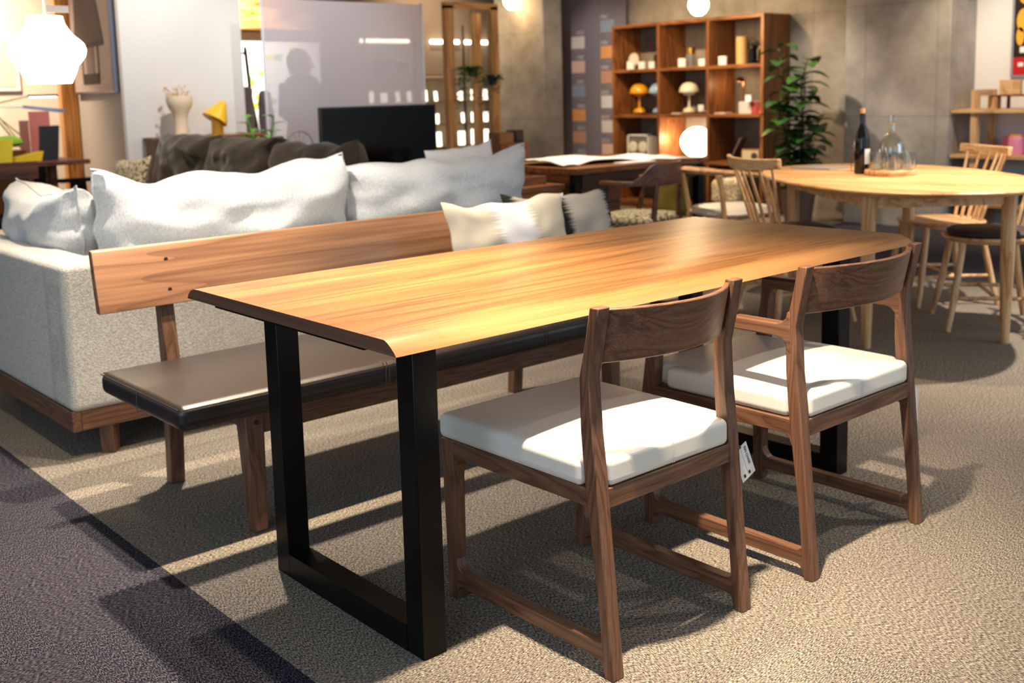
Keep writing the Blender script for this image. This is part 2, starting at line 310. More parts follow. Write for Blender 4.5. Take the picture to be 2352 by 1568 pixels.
# ------------------------------------------------------------------ the setting
CARPET = carpet('carpet_greige', (58, 56, 56), (119, 112, 103), (184, 172, 154)); NAVY = carpet('carpet_navy', (10, 12, 22), (34, 36, 50), (100, 95, 98))
struct('floor', MB().add([(-.085, -3.5, 0), (12, -3.5, 0), (12, 13, 0), (-.05, 13, 0)], [(0, 1, 2, 3)]).add([(-.085, -3.5, -.02), (12, -3.5, -.02), (12, 13, -.02), (-.05, 13, -.02)], [(3, 2, 1, 0)]), CARPET)
struct('floor_navy_carpet', MB().add([(-4.5, -3.5, 0), (-.085, -3.5, 0), (-.05, 13, 0), (-4.5, 13, 0)], [(0, 1, 2, 3)]), NAVY)
struct('floor_navy_strip', MB().box(5.0, 7.08, -1.5, 3.45, .0005, .002), NAVY)
CEIL = plain('ceiling_paint', (205, 200, 192), .9)
struct('ceiling', MB().box(-4.5, 12, -3.5, 13, 2.9, 3.0), CEIL)
CON = concrete('concrete_warm', (114, 108, 99), (166, 159, 146)); CONP = concrete('concrete_pale', (128, 122, 114), (176, 170, 160))
struct('wall_right', MB().box(7.35, 7.5, 3.0, 7.25, 0, 2.9), CON)
struct('wall_column_right', MB().box(7.08, 7.62, 2.56, 3.47, 0, 2.9), CONP, bevel=.008)
struct('wall_column_back', MB().box(6.75, 7.02, 6.82, 7.6, 0, 2.9), CON, bevel=.008)
WHITE = plain('white_paint', (226, 224, 222), .85); BEIGE = plain('beige_wallpaper', (186, 176, 166), .9, bump=.3, bscale=90)
struct('wall_right_white', MB().box(7.5, 7.6, -3.5, 2.56, 0, 2.9), WHITE)
struct('wall_partition_white', MB().box(2.02, 2.985, 6.25, 6.28, 0, 2.9), WHITE)
struct('wall_partition_beige', MB().box(2.0, 2.02, 6.25, 7.12, 0, 2.9), BEIGE)
struct('trim_1', MB().box(1.87, 1.99, 7.12, 7.2, 0, 2.9), wood('trim_wood', (150, 92, 34), (196, 130, 58), (210, 146, 74), 'Z', .4))
struct('trim_2', MB().box(2.0, 2.04, 7.2, 7.3, 0, 2.9), plain('black_trim', (22, 20, 20), .5))
struct('wall_left_back', MB().box(-1.0, 3.2, 8.0, 8.1, 0, 2.9), plain('warm_wall', (222, 208, 190), .9))
struct('wall_back', MB().box(3.2, 9.5, 10.6, 10.7, 0, 2.9), plain('back_wall_paint', (204, 198, 194), .9))
struct('wall_back_soffit', MB().box(3.2, 6.1, 10.3, 10.58, 2.02, 2.9), wood('soffit_wood', (140, 74, 26), (205, 128, 58), (232, 165, 92), 'X', .4, .7, 12))
struct('wall_display', MB().box(5.0, 9.5, 8.3, 8.4, 0, 2.9), plain('display_wall', (120, 104, 88), .9))
spot('far_room_light', (4.6, 9.0, 2.7), (4.9, 10.6, 1.3), 900, 100, 5000, .9)
spot('added_spot_banner', (6.0, 6.3, 2.7), (7.3, 6.55, 1.1), 75, 60, 4000, .9)  # added spot, only there to lift the banner
spot('added_spot_screen', (3.6, 4.9, 2.75), (3.7, 6.0, 1.2), 70, 80, 5000, .9)  # added spot in front of the frosted screen to brighten it
spot('far_room_light_b', (6.0, 7.4, 2.8), (6.4, 8.3, 1.2), 150, 100, 3500, .9)
spot('left_room_light', (1.0, 6.9, 2.7), (1.2, 8.0, 1.0), 420, 110, 3500, .9)

# ------------------------------------------------------------------ dining table
zt, zb, L, W = .72, .693, 1.862, .872
TOP = wood('walnut_tabletop', (128, 84, 44), (148, 100, 54), (162, 113, 62), 'X', .36, 1.0, 9, planks=.105, sap=(-.365, -.32, (172, 124, 76)), coat=.15)
t = thing('dining_table', 'long walnut slab dining table with wavy live edge on black steel frames', 'table', (.93, .435, 0))
mb = MB(); n = 90; rows = []
def wav(x, s): return .005*noise.noise(Vector((x*1.7+s, 0, 0)))+.003*noise.noise(Vector((x*5+s, 1, 0)))
for i in range(n+1):
    x = L*i/n; f = wav(x, 0)*min(1, 4*x)*min(1, 4*(L-x)); g = wav(x, 9)*min(1, 4*x)*min(1, 4*(L-x)); f0 = .005*x; k = .036+.006*x/L+.006*noise.noise(Vector((x*2.3, 5, 0)))*min(1, 3*x)
    pr = [(f0+f, zb), (f0+f+.0065, zb+.0075), (f0+f+.016, zb+.0155), (f0+f+k-.008, zt-.0035), (f0+f+k+.001, zt), (.25, zt), (.5, zt), (W-.05, zt), (W+g-.036, zt-.001), (W+g-.020, zt-.006), (W+g-.006, zt-.016), (W+g, zb)]
    rows.append([(x, a, b) for a, b in pr])
m_ = len(rows[0]); mb.add([p for r in rows for p in r], [(i*m_+j, (i+1)*m_+j, (i+1)*m_+j+1, i*m_+j+1) for i in range(n) for j in range(m_-1)], True)
mb.f += [(i*m_, i*m_+m_-1, (i+1)*m_+m_-1, (i+1)*m_) for i in range(n)]; mb.sm += [False]*n
mb.f += [tuple(range(m_)), tuple(n*m_+j for j in range(m_-1, -1, -1))]; mb.sm += [False, False]
tt = mb.build('tabletop', TOP, t, weld=True); tt.data.materials.append(wood('end_grain', (88, 58, 40), (100, 66, 46), (112, 76, 54), 'Y', .6, .7, 4))
for p in tt.data.polygons:
    if abs(p.normal.x) > .9: p.material_index = 1
STEEL = plain('black_steel', (9, 9, 9), .34, spec=.22)
for xa in (.13, 1.668):
    MB().box(xa, xa+.06, .191, .683, 0, .059).build('floor_bar', STEEL, t)
    for ya in (.132, .683): MB().box(xa, xa+.06, ya, ya+.059, 0, .683).build('leg', STEEL, t, bevel=.0025)
    MB().box(xa-.118 if xa < 1 else xa-.02, xa+.08 if xa < 1 else xa+.178, .125, .75, .684, zb).build('mounting_plate', STEEL, t)
MB().box(.21, 1.648, .40, .47, .655, .683).build('support_bar', STEEL, t, bevel=.002)

# ------------------------------------------------------------------ walnut dining chairs
LEATHER = plain('white_leather', (222, 218, 208), .42, bump=.10, bscale=500); STITCH = plain('stitching', (205, 201, 193), .8)
def post_y(z):
    P = [(0, -.183), (.2, -.163), (.34, -.147), (.5, -.131), (.61, -.127), (.68, -.143), (.752, -.157)]
    for (a, p), (b, q) in zip(P, P[1:]):
        if z <= b: u = (z-a)/(b-a); return p+(q-p)*u
    return P[-1][1]
def sweep(pts, half):   # pts (y,z,halfwidth in y)
    return [(y-h, z) for y, z, h in pts]+[(y+h, z) for y, z, h in reversed(pts)]
def fillet(cy, cz, r, q, n=6): # concave corner points centre, quadrant start deg
    return [(cy+r*math.cos(R(q+90*i/n)), cz+r*math.sin(R(q+90*i/n))) for i in range(n+1)]
def dining_chair(name, label, x0, x1, arms, dy, px):
    t = thing(name, label, 'chair', ((x0+x1)/2, .07+dy, 0)); WZ, WY, WX = walnut('Z'), walnut('Y'), walnut('X'); th = .033
    zs = [0, .05, .1, .15, .2, .25, .3, .35, .4, .45, .5, .54, .58, .61, .64, .68, .72, .752]
    for xa in (x0, x1-th):
        q = [(post_y(z)+dy, z, .0122+.0052*max(0, 1-abs(z-.42)/.26)) for z in zs]
        mb = MB().prism(sweep(q, 0), xa, xa+th)
        mb.build('leg', WZ, t, bevel=.0025)
        
        q = [(.317+dy, 0, .015), (.318+dy, .05, .015), (.319+dy, .2, .018), (.320+dy, .34, .0215)]+([(.306+dy, .46, .018), (.295+dy, .55, .0155), (.292+dy, .606, .0155)] if arms else [(.3205+dy, .384, .022)])
        MB().prism(sweep(q, 0), xa, xa+th).build('leg', WZ, t, bevel=.0025)
        # low side stretcher that flares into both legs
        r = .028; yf, yb = .303+dy, post_y(.05)+.011+dy
        poly = [(yb-.006, .008)]+[(yb+r*.8*(1-math.cos(R(a))), .034-.026*(1-math.sin(R(a)))) for a in (0, 25, 50, 70, 90)]+[(yf-.6*r*(1-math.cos(R(a))), .034-.02*(1-math.sin(R(a)))) for a in (90, 70, 45, 20, 0)]+[(yf+.006, .014), (yf+.008, .11)]
        poly += [(yf-r*(1-math.cos(R(a))), .068+.034*(1-math.sin(R(a)))) for a in (0, 20, 45, 70, 90)]+[(yb+r*.8*(1-math.cos(R(a))), .068+.022*(1-math.sin(R(a)))) for a in (90, 70, 45, 20, 0)]+[(yb-.006, .095)]
        MB().prism(poly, xa+.003, xa+th-.003).build('stretcher', WY, t, bevel=.002)
        # side rail under the seat
        yb2 = post_y(.36)+.016+dy; r = .022
        poly = [(.31+dy, .385), (yb2-.008, .385), (yb2-.008, .318)]+[(yb2+r*(1-math.cos(R(a))), .348-r*(1-math.sin(R(a)))) for a in (0, 30, 60, 90)]+[(.292-r+dy, .345)]+[(.292-r*(1-math.sin(R(a)))+dy, .345-r*(1-math.cos(R(a)))) for a in (30, 60, 90)]+[(.31+dy, .32)]
        MB().prism(poly, xa+.001, xa+th-.001).build('seat_rail', WY, t, bevel=.002)
        if arms:
            yb3 = post_y(.6)+.010+dy; r = .03
            poly = [(.307+dy, .611), (yb3+r, .611)]+[(yb3+r*(1-math.sin(R(a))), .611+r*(1-math.cos(R(a)))) for a in (30, 60, 90)]+[(yb3-.008, .645), (yb3-.012, .54)]+[(yb3+r*(1-math.cos(R(a))), .580-r*(1-math.sin(R(a)))) for a in (0, 30, 60, 90)]+[(.277-.015+dy, .582), (.277-.004+dy, .577), (.277+dy, .566), (.307+dy, .566)]
            MB().prism(poly, xa-.001, xa+th+.002).build('armrest', WY, t, bevel=.003)
    MB().box(x0+th-.002, x1-th+.002, -.158+dy, -.138+dy, .342, .384).build('seat_rail', WX, t, bevel=.002)
    MB().box(x0+th-.002, x1-th+.002, .298+dy, .318+dy, .345, .384).build('seat_rail', WX, t, bevel=.002)
    # curved back slat
    mb = MB(); nx, nz = 24, 5; vs = []; xi0, xi1 = x0+th-.006, x1-th+.006
    for side in (0, 1):
        for i in range(nx+1):
            u = i/nx; bow = 1-(2*u-1)**2
            for j in range(nz+1):
                v = j/nz; z = .633+.112*v+.003*bow; y = (-.139-.020*v)+(-.062-.014*v)*bow+.006; vs.append((xi0+(xi1-xi0)*u, y+dy+(.014 if side else 0), z))
    k = (nx+1)*(nz+1); fs = []
    for i in range(nx):
        for j in range(nz):
            a = i*(nz+1)+j; fs += [(a, a+nz+1, a+nz+2, a+1), (k+a, k+a+1, k+a+nz+2, k+a+nz+1)]
        a = i*(nz+1); fs += [(a, k+a, k+a+nz+1, a+nz+1), (a+nz, a+2*nz+1, k+a+2*nz+1, k+a+nz)]
    for a in (0, nx*(nz+1)):
        for j in range(nz): fs.append((a+j, a+j+1, k+a+j+1, k+a+j))
    mb.add(vs, fs, False); mb.build('backrest', WX, t, bevel=.003, weld=True, smooth=True)
    # seat cushion
    ex = 0 if not arms else .034; mb = MB()
    mb.rbox(x0-.006+ex*.35, x1+.006-ex*.35, -.118+dy, (.347 if not arms else .262)+dy, .384, .442, .017, .014, 16)
    if arms: mb.rbox(x0+.034, x1-.034, -.1+dy, .347+dy, .384, .443, .017, .013, 16)
    mb.rbox(x0+th+.002, x1-th-.002, -.160+dy, .30+dy, .384, .443, .015, .013, 16)
    seat = mb.build('seat_cushion', LEATHER, t)
    xm = (x0+x1)/2
    sm = MB()
    for o in (-.003, .003): sm.tube([(xm+o, -.1615+dy, z) for z in (.39, .40, .41, .425, .43)]+[(xm+o, -.155+dy, .4385)], .0005, 5)
    sm.build('seam', STITCH, seat)
    return t
dining_chair('dining_chair', 'walnut side chair with white leather seat and curved back, nearest the camera', .352, .803, False, 0, 0)
dining_chair('dining_chair', 'walnut armchair with white leather seat at the far half of the slab table', 1.010, 1.533, True, -.022, 0)
# swing tags on the chairs
PAPER = plain('white_card', (236, 236, 236), .5); INK = plain('black_ink', (25, 25, 28), .7)
def swing_tag(label, P0, P1, P2, knot, txt):
    t = thing('price_tag', label, 'tag', P0, 'paper tags hanging from the dining chairs'); A, B, C = Vector(P0), Vector(P1), Vector(P2); U = (C-B); V = (A-B); D = A+U*1.0
    # card quad A(top left) B(bottom left) C(bottom right) with thickness
    Nn = U.cross(V).normalized()*.0006; q = [B, C, A+U, A]
    card = MB().hexa([p-Nn for p in q], [p+Nn for p in q]).build('card', PAPER, t)
    MB().tube([A+U*.5-V*.02, A+U*.3+V*.08, A+(Vector(knot)-A)*.6+Vector((0, -.01, -.006)), Vector(knot)], .0006, 5).build('string', plain('string', (190, 160, 130), .8), t)
    MB().tube([A+U*.5-Nn*2.2, A+U*.5+Nn*2.2], .0045, 12).build('eyelet', plain('brass', (120, 110, 100), .3, 1), t)
    Un, Vn = U.normalized(), V.normalized()
    f = Nn.normalized()*(-.0009 if Nn.dot(Vector((CX, CY, CZ))-A) < 0 else .0009)
    if txt:
        text('lettering', 'RIN CHAIR', .0105, INK, card, B+U*.72+V*.92+f, -Vn, Un)
        MB().hexa([B+U*.50+V*.1+f*.9, B+U*.51+V*.1+f*.9, B+U*.51+V*.9+f*.9, B+U*.50+V*.9+f*.9], [B+U*.50+V*.1+f, B+U*.51+V*.1+f, B+U*.51+V*.9+f, B+U*.50+V*.9+f]).build('printed_line', INK, card)
        for a, b in ((.55, .68), (.18, .32)): MB().hexa([B+U*a+V*.08+f*.8, B+U*b+V*.08+f*.8, B+U*b+V*.18+f*.8, B+U*a+V*.18+f*.8], [B+U*a+V*.08+f, B+U*b+V*.08+f, B+U*b+V*.18+f, B+U*a+V*.18+f]).build('printed_mark', INK, card)
TAGC = Vector((.9175, -.12, .276)); TAGU = Vector((.90, 0, .36)).normalized()*.05; TAGB = TAGC-TAGU; TAGA = TAGB+Vector((-.42, 0, .905))*.088
swing_tag('white paper tag hanging by a string from the nearest chair', TAGA, TAGB, TAGC, (.742, -.150, .452), True)
swing_tag('white paper tag hanging behind the far leg of the walnut armchair', (1.585, -.14, .330), (1.590, -.14, .238), (1.648, -.13, .238), (1.532, -.15, .42), False)

# ------------------------------------------------------------------ bench
t = thing('bench', 'walnut bench with black leather seat pad and long plank backrest', 'bench', (.98, 1.22, 0))
BLK = plain('black_leather', (36, 28, 23), .37, spec=.65, bump=.3, bscale=380)
bx1 = 1.97
seat = MB().rbox(-.012, bx1, .943, 1.478, .338, .404, .024, .015, 20).build('seat_cushion', BLK, t)
pz = .397
MB().tube([(-.010, .95, pz), (-.010, 1.47, pz)], .0017, 8).tube([(0, .943, pz), (bx1-.01, .943, pz)], .0017, 8).tube([(0, 1.478, pz), (bx1-.01, 1.478, pz)], .0017, 8).build('piping', BLK, seat)
sm = MB()
for xs in (.62, 1.25):
    for o in (-.006, .006): sm.tube([(xs+o, .942, .345), (xs+o, .942, .395), (xs+o, .95, .4052), (xs+o, 1.0, .4075), (xs+o, 1.2, .4135), (xs+o, 1.44, .4065)], .0011, 5)
sm.tube([(-.0125, 1.21, .343), (-.0125, 1.21, .395)], .0014, 5); sm.build('seam', plain('grey_thread', (84, 80, 76), .7), seat)
MB().box(.21, bx1-.2, 1.005, 1.03, .268, .338).build('apron', walnut('X'), t, bevel=.002)
MB().box(.21, bx1-.2, 1.43, 1.455, .268, .338).build('apron', walnut('X'), t, bevel=.002)
for xa in (.195, 1.60):
    q = [(xa, .985), (xa+.045, .985), (xa+.045, 1.025), (xa, 1.025)]; p = [(xa-.004, .998), (xa+.056, .998), (xa+.056, 1.055), (xa-.004, 1.055)]
    MB().hexa([(x, y, 0) for x, y in q], [(x, y, .338) for x, y in p]).build('leg', walnut('Z'), t, bevel=.006)
    q = [(xa, 1.515), (xa+.045, 1.515), (xa+.045, 1.555), (xa, 1.555)]; p = [(xa, 1.485), (xa+.045, 1.485), (xa+.045, 1.535), (xa, 1.535)]; s_ = [(xa, 1.528), (xa+.045, 1.528), (xa+.045, 1.556), (xa, 1.556)]
    MB().hexa([(x, y, 0) for x, y in q], [(x, y, .36) for x, y in p]).hexa([(x, y, .36) for x, y in p], [(x, y, .72) for x, y in s_]).build('leg', walnut('Z'), t, bevel=.004)
    MB().box(xa+.008, xa+.037, 1.05, 1.49, .285, .335).build('side_rail', walnut('Y'), t, bevel=.002)
    MB().tube([(xa+.03, .9925, .305), (xa+.03, 1.0, .305)], .006, 12).build('plug', plain('dark_plug', (40, 24, 18), .6), t)
SL = wood('walnut_slat', (124, 84, 56), (148, 104, 72), (160, 116, 82), 'X', .4, .8, 14, coat=.1)
poly = [(1.482, .566), (1.508, .566), (1.536, .738), (1.530, .748), (1.516, .748), (1.510, .741)]
sl = MB().prism(poly, .005, bx1-.02).build('backrest', SL, t, bevel=.002)
for xa in (.222, 1.63):
    for zz in (.61, .70): yq = 1.482+(zz-.566)*(.028/.175); MB().tube([(xa, yq-.0006, zz), (xa, yq+.004, zz)], .0065, 14).build('plug', plain('dark_plug', (40, 24, 18), .6), sl)

# pillows on the bench
def ikat(name, base, band, bands, ns, dark=None):
    m, nt, b, N, L_ = newmat(name); tc = N('ShaderNodeTexCoord'); sp = N('ShaderNodeSeparateXYZ'); L_(tc.outputs['Object'], sp.inputs[0])
    mp = N('ShaderNodeMapping'); mp.inputs['Scale'].default_value = (1.5, 1.5, 230); L_(tc.outputs['Object'], mp.inputs['Vector']); n_ = N('ShaderNodeTexNoise'); n_.inputs['Scale'].default_value = 1; n_.inputs['Detail'].default_value = 3; L_(mp.outputs[0], n_.inputs['Vector'])
    x = N('ShaderNodeMath'); x.operation = 'MULTIPLY_ADD'; x.inputs[1].default_value = ns*2; L_(n_.outputs['Fac'], x.inputs[0]); L_(sp.outputs[0], x.inputs[2])
    mr = N('ShaderNodeMapRange'); mr.inputs['From Min'].default_value = -.32+ns; mr.inputs['From Max'].default_value = .32+ns; L_(x.outputs[0], mr.inputs['Value'])
    cr = N('ShaderNodeValToRGB'); cr.color_ramp.interpolation = 'LINEAR'; e = cr.color_ramp.elements; e[0].position = 0; e[0].color = S(band if bands[0][0] <= 0 else base); e[1].position = 1; e[1].color = S(band if bands[-1][1] >= 1 else base)
    for a, c in bands:
        for q, col in ((a-.02, base), (a+.02, band), (c-.02, band), (c+.02, base)):
            if 0.001 < q < .999: y = e.new(q); y.color = S(col)
    L_(mr.outputs[0], cr.inputs[0]); L_(cr.outputs[0], b.inputs['Base Color']); b.inputs['Roughness'].default_value = .95; b.inputs['Specular IOR Level'].default_value = .15
    n2 = N('ShaderNodeTexNoise'); n2.inputs['Scale'].default_value = 400; L_(tc.outputs['Object'], n2.inputs['Vector']); bp = N('ShaderNodeBump'); bp.inputs['Strength'].default_value = .3; bp.inputs['Distance'].default_value = .002; L_(n2.outputs['Fac'], bp.inputs['Height']); L_(bp.outputs[0], b.inputs['Normal']); return m
lean = Vector((.04, .30, 1)); 
tag(MB().pillow(.60, .40, .13, (1.455, 1.33, .602), (1, .03, .0), lean, .10, 2.4, .014, 1).build('throw_pillow', ikat('beige_white_ikat', (206, 194, 172), (244, 240, 236), [(.36, .62), (.955, 1.0)], .09), org=(1.455, 1.33, .60), weld=True), 'beige throw pillow with a broad white centre band, on the bench', 'pillow')
tag(MB().pillow(.60, .40, .12, (1.80, 1.415, .592), (1, .03, -.02), Vector((0, .26, 1)), .10, 2.4, .014, 4).build('throw_pillow', ikat('grey_black_ikat', (166, 160, 148), (34, 34, 36), [(0, .13), (.33, .50), (.87, 1.0)], .07), org=(1.80, 1.415, .59), weld=True), 'grey throw pillow with ragged black bands, behind the beige one', 'pillow')

# ------------------------------------------------------------------ light grey sofa behind the bench
t = thing('sofa', 'light grey woven fabric sofa with walnut base, its back to the bench', 'sofa', (1.2, 2.4, 0))
TW = fabric('grey_tweed', (168, 162, 150), (216, 212, 202), (190, 190, 260), .8); CU = fabric('blue_grey_wool', (172, 178, 184), (208, 211, 212), (330, 330, 90), .35)
MB().rbox(.055, 2.35, 1.935, 2.135, .165, .655, .024, 0, 10).build('back_panel', TW, t)
MB().rbox(.055, .215, 1.937, 3.15, .165, .654, .024, 0, 10).build('armrest', TW, t)
MB().rbox(2.19, 2.35, 1.94, 3.0, .165, .652, .03, 0, 10).build('armrest', TW, t)
for a in (.22, 1.2): MB().rbox(a, a+.97, 2.13, 3.0, .2, .40, .04, .02, 8).build('seat_cushion', TW, t)
RW, RY = walnut('X'), walnut('Y')
MB().box(.086, 2.345, 1.945, 1.975, .10, .168).build('base_rail', RW, t, bevel=.002); MB().box(.055, .085, 1.945, 3.15, .10, .168).build('base_rail', RY, t, bevel=.002)
MB().box(2.32, 2.345, 1.975, 3.0, .10, .168).build('base_rail', RY, t); MB().box(.085, 2.32, 2.97, 3.0, .10, .168).build('base_rail', RW, t)
for x, y in ((.165, 1.95), (2.2, 1.95), (.165, 2.9), (2.2, 2.9)): MB().lathe([(.0, 0), (.030, 0), (.034, .10), (0, .10)], (x+.02, y+.03, 0), 4, smooth=False).xf(Matrix.Translation((0, 0, 0))).build('leg', walnut('Z'), t)
RW, RY = redwalnut('X'), redwalnut('Y')
cushG = 'cushions of the light grey sofa'
def sofa_cushion(c, w_, h_, th, U, V, label, seed, pinch=.04):
    t2 = thing('sofa_cushion', label, 'cushion', c); MB().pillow(w_, h_, th, c, U, V, pinch, 5, .035, seed, 40, 3.2).build('cover', CU, t2, weld=True)
    MB().tube(MB.outline(w_, h_, c, U, V, pinch, .035, seed, 40, 3.2), .0045, 6).build('piping', CU, t2)
    return t2
sofa_cushion((.825, 2.285, .665), 1.07, .51, .25, (1, 0, .014), (0.0, -.06, 1), 'long pale grey back cushion at the left of the sofa back', 3)
sofa_cushion((1.845, 2.285, .655), 1.0, .50, .25, (1, 0, .02), (0.02, -.06, 1), 'long pale grey back cushion at the right of the sofa back', 12)
sofa_cushion((.30, 2.72, .66), .80, .44, .24, (.05, 1, 0), (-.1, 0, 1), 'small blue-grey cushion against the left arm of the grey sofa', 22, .08)
tag(MB().pillow(.46, .30, .12, (2.24, 2.60, .77), (1, .1, .06), (0, .15, 1), .07, 2.6, .01, 31).build('throw_pillow', plain('white_linen', (236, 234, 232), .9, bump=.3), weld=True), 'white throw pillow peeking over the grey sofa cushion', 'pillow')

# ------------------------------------------------------------------ dark sofa
t = thing('sofa', 'low charcoal brown fabric sofa with puffy slipcover cushions, near the television', 'sofa', (1.75, 4.4, 0)); DK = fabric('charcoal_linen', (44, 38, 32), (70, 62, 54), (160, 160, 160), .3)
MB().rbox(2.1, 2.25, 3.2, 5.55, .12, .66, .05, 0, 8).build('back_panel', DK, t); MB().rbox(1.3, 2.25, 5.45, 5.65, .1, .56, .05, .01, 8).build('armrest', DK, t); MB().rbox(1.3, 2.2, 3.12, 3.3, .1, .56, .05, .01, 8).build('armrest', DK, t)
for i in range(3): MB().rbox(1.3, 1.98, 3.3+.71*i, 4.01+.71*i, .2, .43, .05, .03, 8).build('seat_cushion', DK, t)
MB().box(1.35, 2.15, 3.25, 5.55, .0, .12).build('base', DK, t)
for i, (y, h, lb) in enumerate(((3.53, .70, 'charcoal sofa cushion nearest the television, rounded at its right end'), (4.33, .725, 'charcoal sofa cushion in the middle of the three, folded slipcover'), (5.08, .725, 'charcoal sofa cushion at the left end, beside the white wall'))):
    tag(MB().pillow(.88, .48, .26, (1.95, y, h-.003), (.04, 1, 0), (.16, 0, 1), .03, 4, .05, 40+i*7, 30).build('sofa_cushion', DK, weld=True), lb, 'cushion')
PK = fabric('woven_check', (92, 80, 60), (214, 200, 168), (60, 60, 60), .5, thr=(.45, .5))
tag(MB().pillow(.40, .34, .12, (1.58, 5.18, .66), (-.15, 1, -.08), (.3, 0, 1), .06, 2.6, .01, 61).build('throw_pillow', PK, weld=True), 'beige and black woven check pillow on the dark sofa', 'pillow')
tag(MB().pillow(.44, .30, .10, (1.45, 4.35, .56), (-.1, 1, -.02), (.3, 0, 1), .06, 2.6, .01, 64).build('throw_pillow', plain('cream_linen', (232, 222, 190), .9), weld=True), 'cream throw pillow low on the dark sofa, mostly hidden', 'pillow')

# ------------------------------------------------------------------ round oak table and its chairs
OX, OZ, OY = oak('X'), oak('Z'), oak('Y')
RT = Vector((3.75, 1.15, 0)); md = Vector((.62, .785, 0)).normalized(); nd = Vector((.785, -.62, 0)).normalized()
t = thing('round_table', 'pale oak table with soft oval top and round tapered legs', 'table', RT)
def sup(a, b, e, n_=64):
    o = []
    for k in range(n_):
        th = 2*PI*k/n_; c_, s_ = math.cos(th), math.sin(th)
        o.append((math.copysign(abs(c_)**(2/e), c_)*a, math.copysign(abs(s_)**(2/e), s_)*b))
    return o
mb = MB(); lay = []
for sc_, z in ((.90, .690), (.975, .700), (1.0, .712), (.998, .716), (.99, .720)):
    lay += [RT+md*(x*sc_)+nd*(y*sc_)+Vector((0, 0, z)) for x, y in sup(.93, .56, 2.3)]
n_ = 64; mb.add(lay, [(i*n_+k, i*n_+(k+1) % n_, (i+1)*n_+(k+1) % n_, (i+1)*n_+k) for i in range(4) for k in range(n_)]); mb.f += [tuple(range(n_-1, -1, -1)), tuple(4*n_+k for k in range(n_))]; mb.sm = [True]*(4*n_)+[False, False]
mb.build('tabletop', wood('oak_top', (190, 138, 86), (218, 170, 114), (230, 186, 132), 'Y', .35, .9, 6, coat=.1), t)
legs = []
for a, b in ((-.53, -.315), (-.53, .315), (.53, -.315), (.53, .315)):
    p = RT+md*a+nd*b; legs.append(p); MB().lathe([(0, 0), (.020, 0), (.030, .35), (.033, .69), (0, .69)], p, 18).build('leg', OZ, t)
for i, j in ((0, 1), (2, 3), (0, 2), (1, 3)):
    d = (legs[j]-legs[i]).normalized(); q = Vector((-d.y, d.x, 0))*.011; A, B = legs[i]+d*.02, legs[j]-d*.02
    MB().hexa([A+q+Vector((0, 0, .625)), B+q+Vector((0, 0, .625)), B-q+Vector((0, 0, .625)), A-q+Vector((0, 0, .625))], [A+q+Vector((0, 0, .692)), B+q+Vector((0, 0, .692)), B-q+Vector((0, 0, .692)), A-q+Vector((0, 0, .692))]).build('apron', OX, t)
DARKPAD = plain('dark_brown_pad', (52, 42, 38), .6)
def windsor(name, label, pad):
    t = thing(name, label, 'chair', (0, 0, 0), 'spindle-back oak chairs around the round table')
    MB().lathe([(0, .405), (.16, .405), (.205, .418), (.214, .430), (.21, .438), (.17, .436), (0, .432)], (0, 0, 0), 32, 1, 1, power=2.6).build('seat', OX, t)
    if pad: MB().lathe([(0, .437), (.16, .437), (.188, .446), (.19, .456), (.17, .468), (0, .476)], (0, 0, 0), 32, power=2.6).build('seat_pad', DARKPAD, t)
    for sx in (-1, 1):
        for sy in (-1, 1): MB().tube([(sx*.215, sy*.215, 0), (sx*.185, sy*.185, .16), (sx*.145, sy*.145, .415)], [.012, .0175, .0155], 12).build('leg', OZ, t)
    for sx in (-1, 1): MB().tube([(sx*.186, -.186, .155), (sx*.186, 0, .158), (sx*.186, .186, .155)], [.008, .011, .008], 8).build('stretcher', OX, t)
    MB().tube([(-.186, 0, .158), (0, 0, .158), (.186, 0, .158)], .0095, 8).build('stretcher', OX, t)
    for k in range(6):
        u = (k-2.5)/2.5; MB().tube([(u*.135, -.165+.02*abs(u), .43), (u*.165, -.22+.03*abs(u), .60), (u*.20, -.285+.045*u*u, .785)], [.0095, .0085, .0075], 8).build('spindle', OZ, t)
    mb = MB(); vs = []; nn = 18
    for i in range(nn+1):
        u = -1+2*i/nn; x = u*.255; y = -.292+.065*u*u; h = .030-.006*u*u; th_ = .0125; up = .012*u*u
        vs += [(x, y-th_, .79-h+up), (x, y+th_, .79-h+up), (x, y+th_-.006, .79+h+up), (x, y-th_-.006, .79+h+up)]
    mb.add(vs, [(4*i+k, 4*i+(k+1) % 4, 4*i+4+(k+1) % 4, 4*i+4+k) for i in range(nn) for k in range(4)]+[(3, 2, 1, 0), tuple(4*nn+k for k in range(4))]); mb.build('top_rail', OX, t, bevel=.005)
    return t
def place(o, x, y, fx, fy): o.location = (x, y, 0); o.rotation_euler = (0, 0, math.atan2(-fx, fy)); return o
w1 = windsor('spindle_chair', 'oak spindle-back chair with dark pad, its back toward the slab table', True)
w2 = windsor('spindle_chair', 'oak spindle-back chair with bare wooden seat beyond the round table', False)
w3 = dup(w1, (0, 0, 0), 0, 'oak spindle-back chair with dark pad tucked at the right table leg')
place(w1, 3.53, 1.55, .88, -.42); place(w2, 4.43, 1.24, -.80, .60); place(w3, 4.01, .78, -.60, .80)
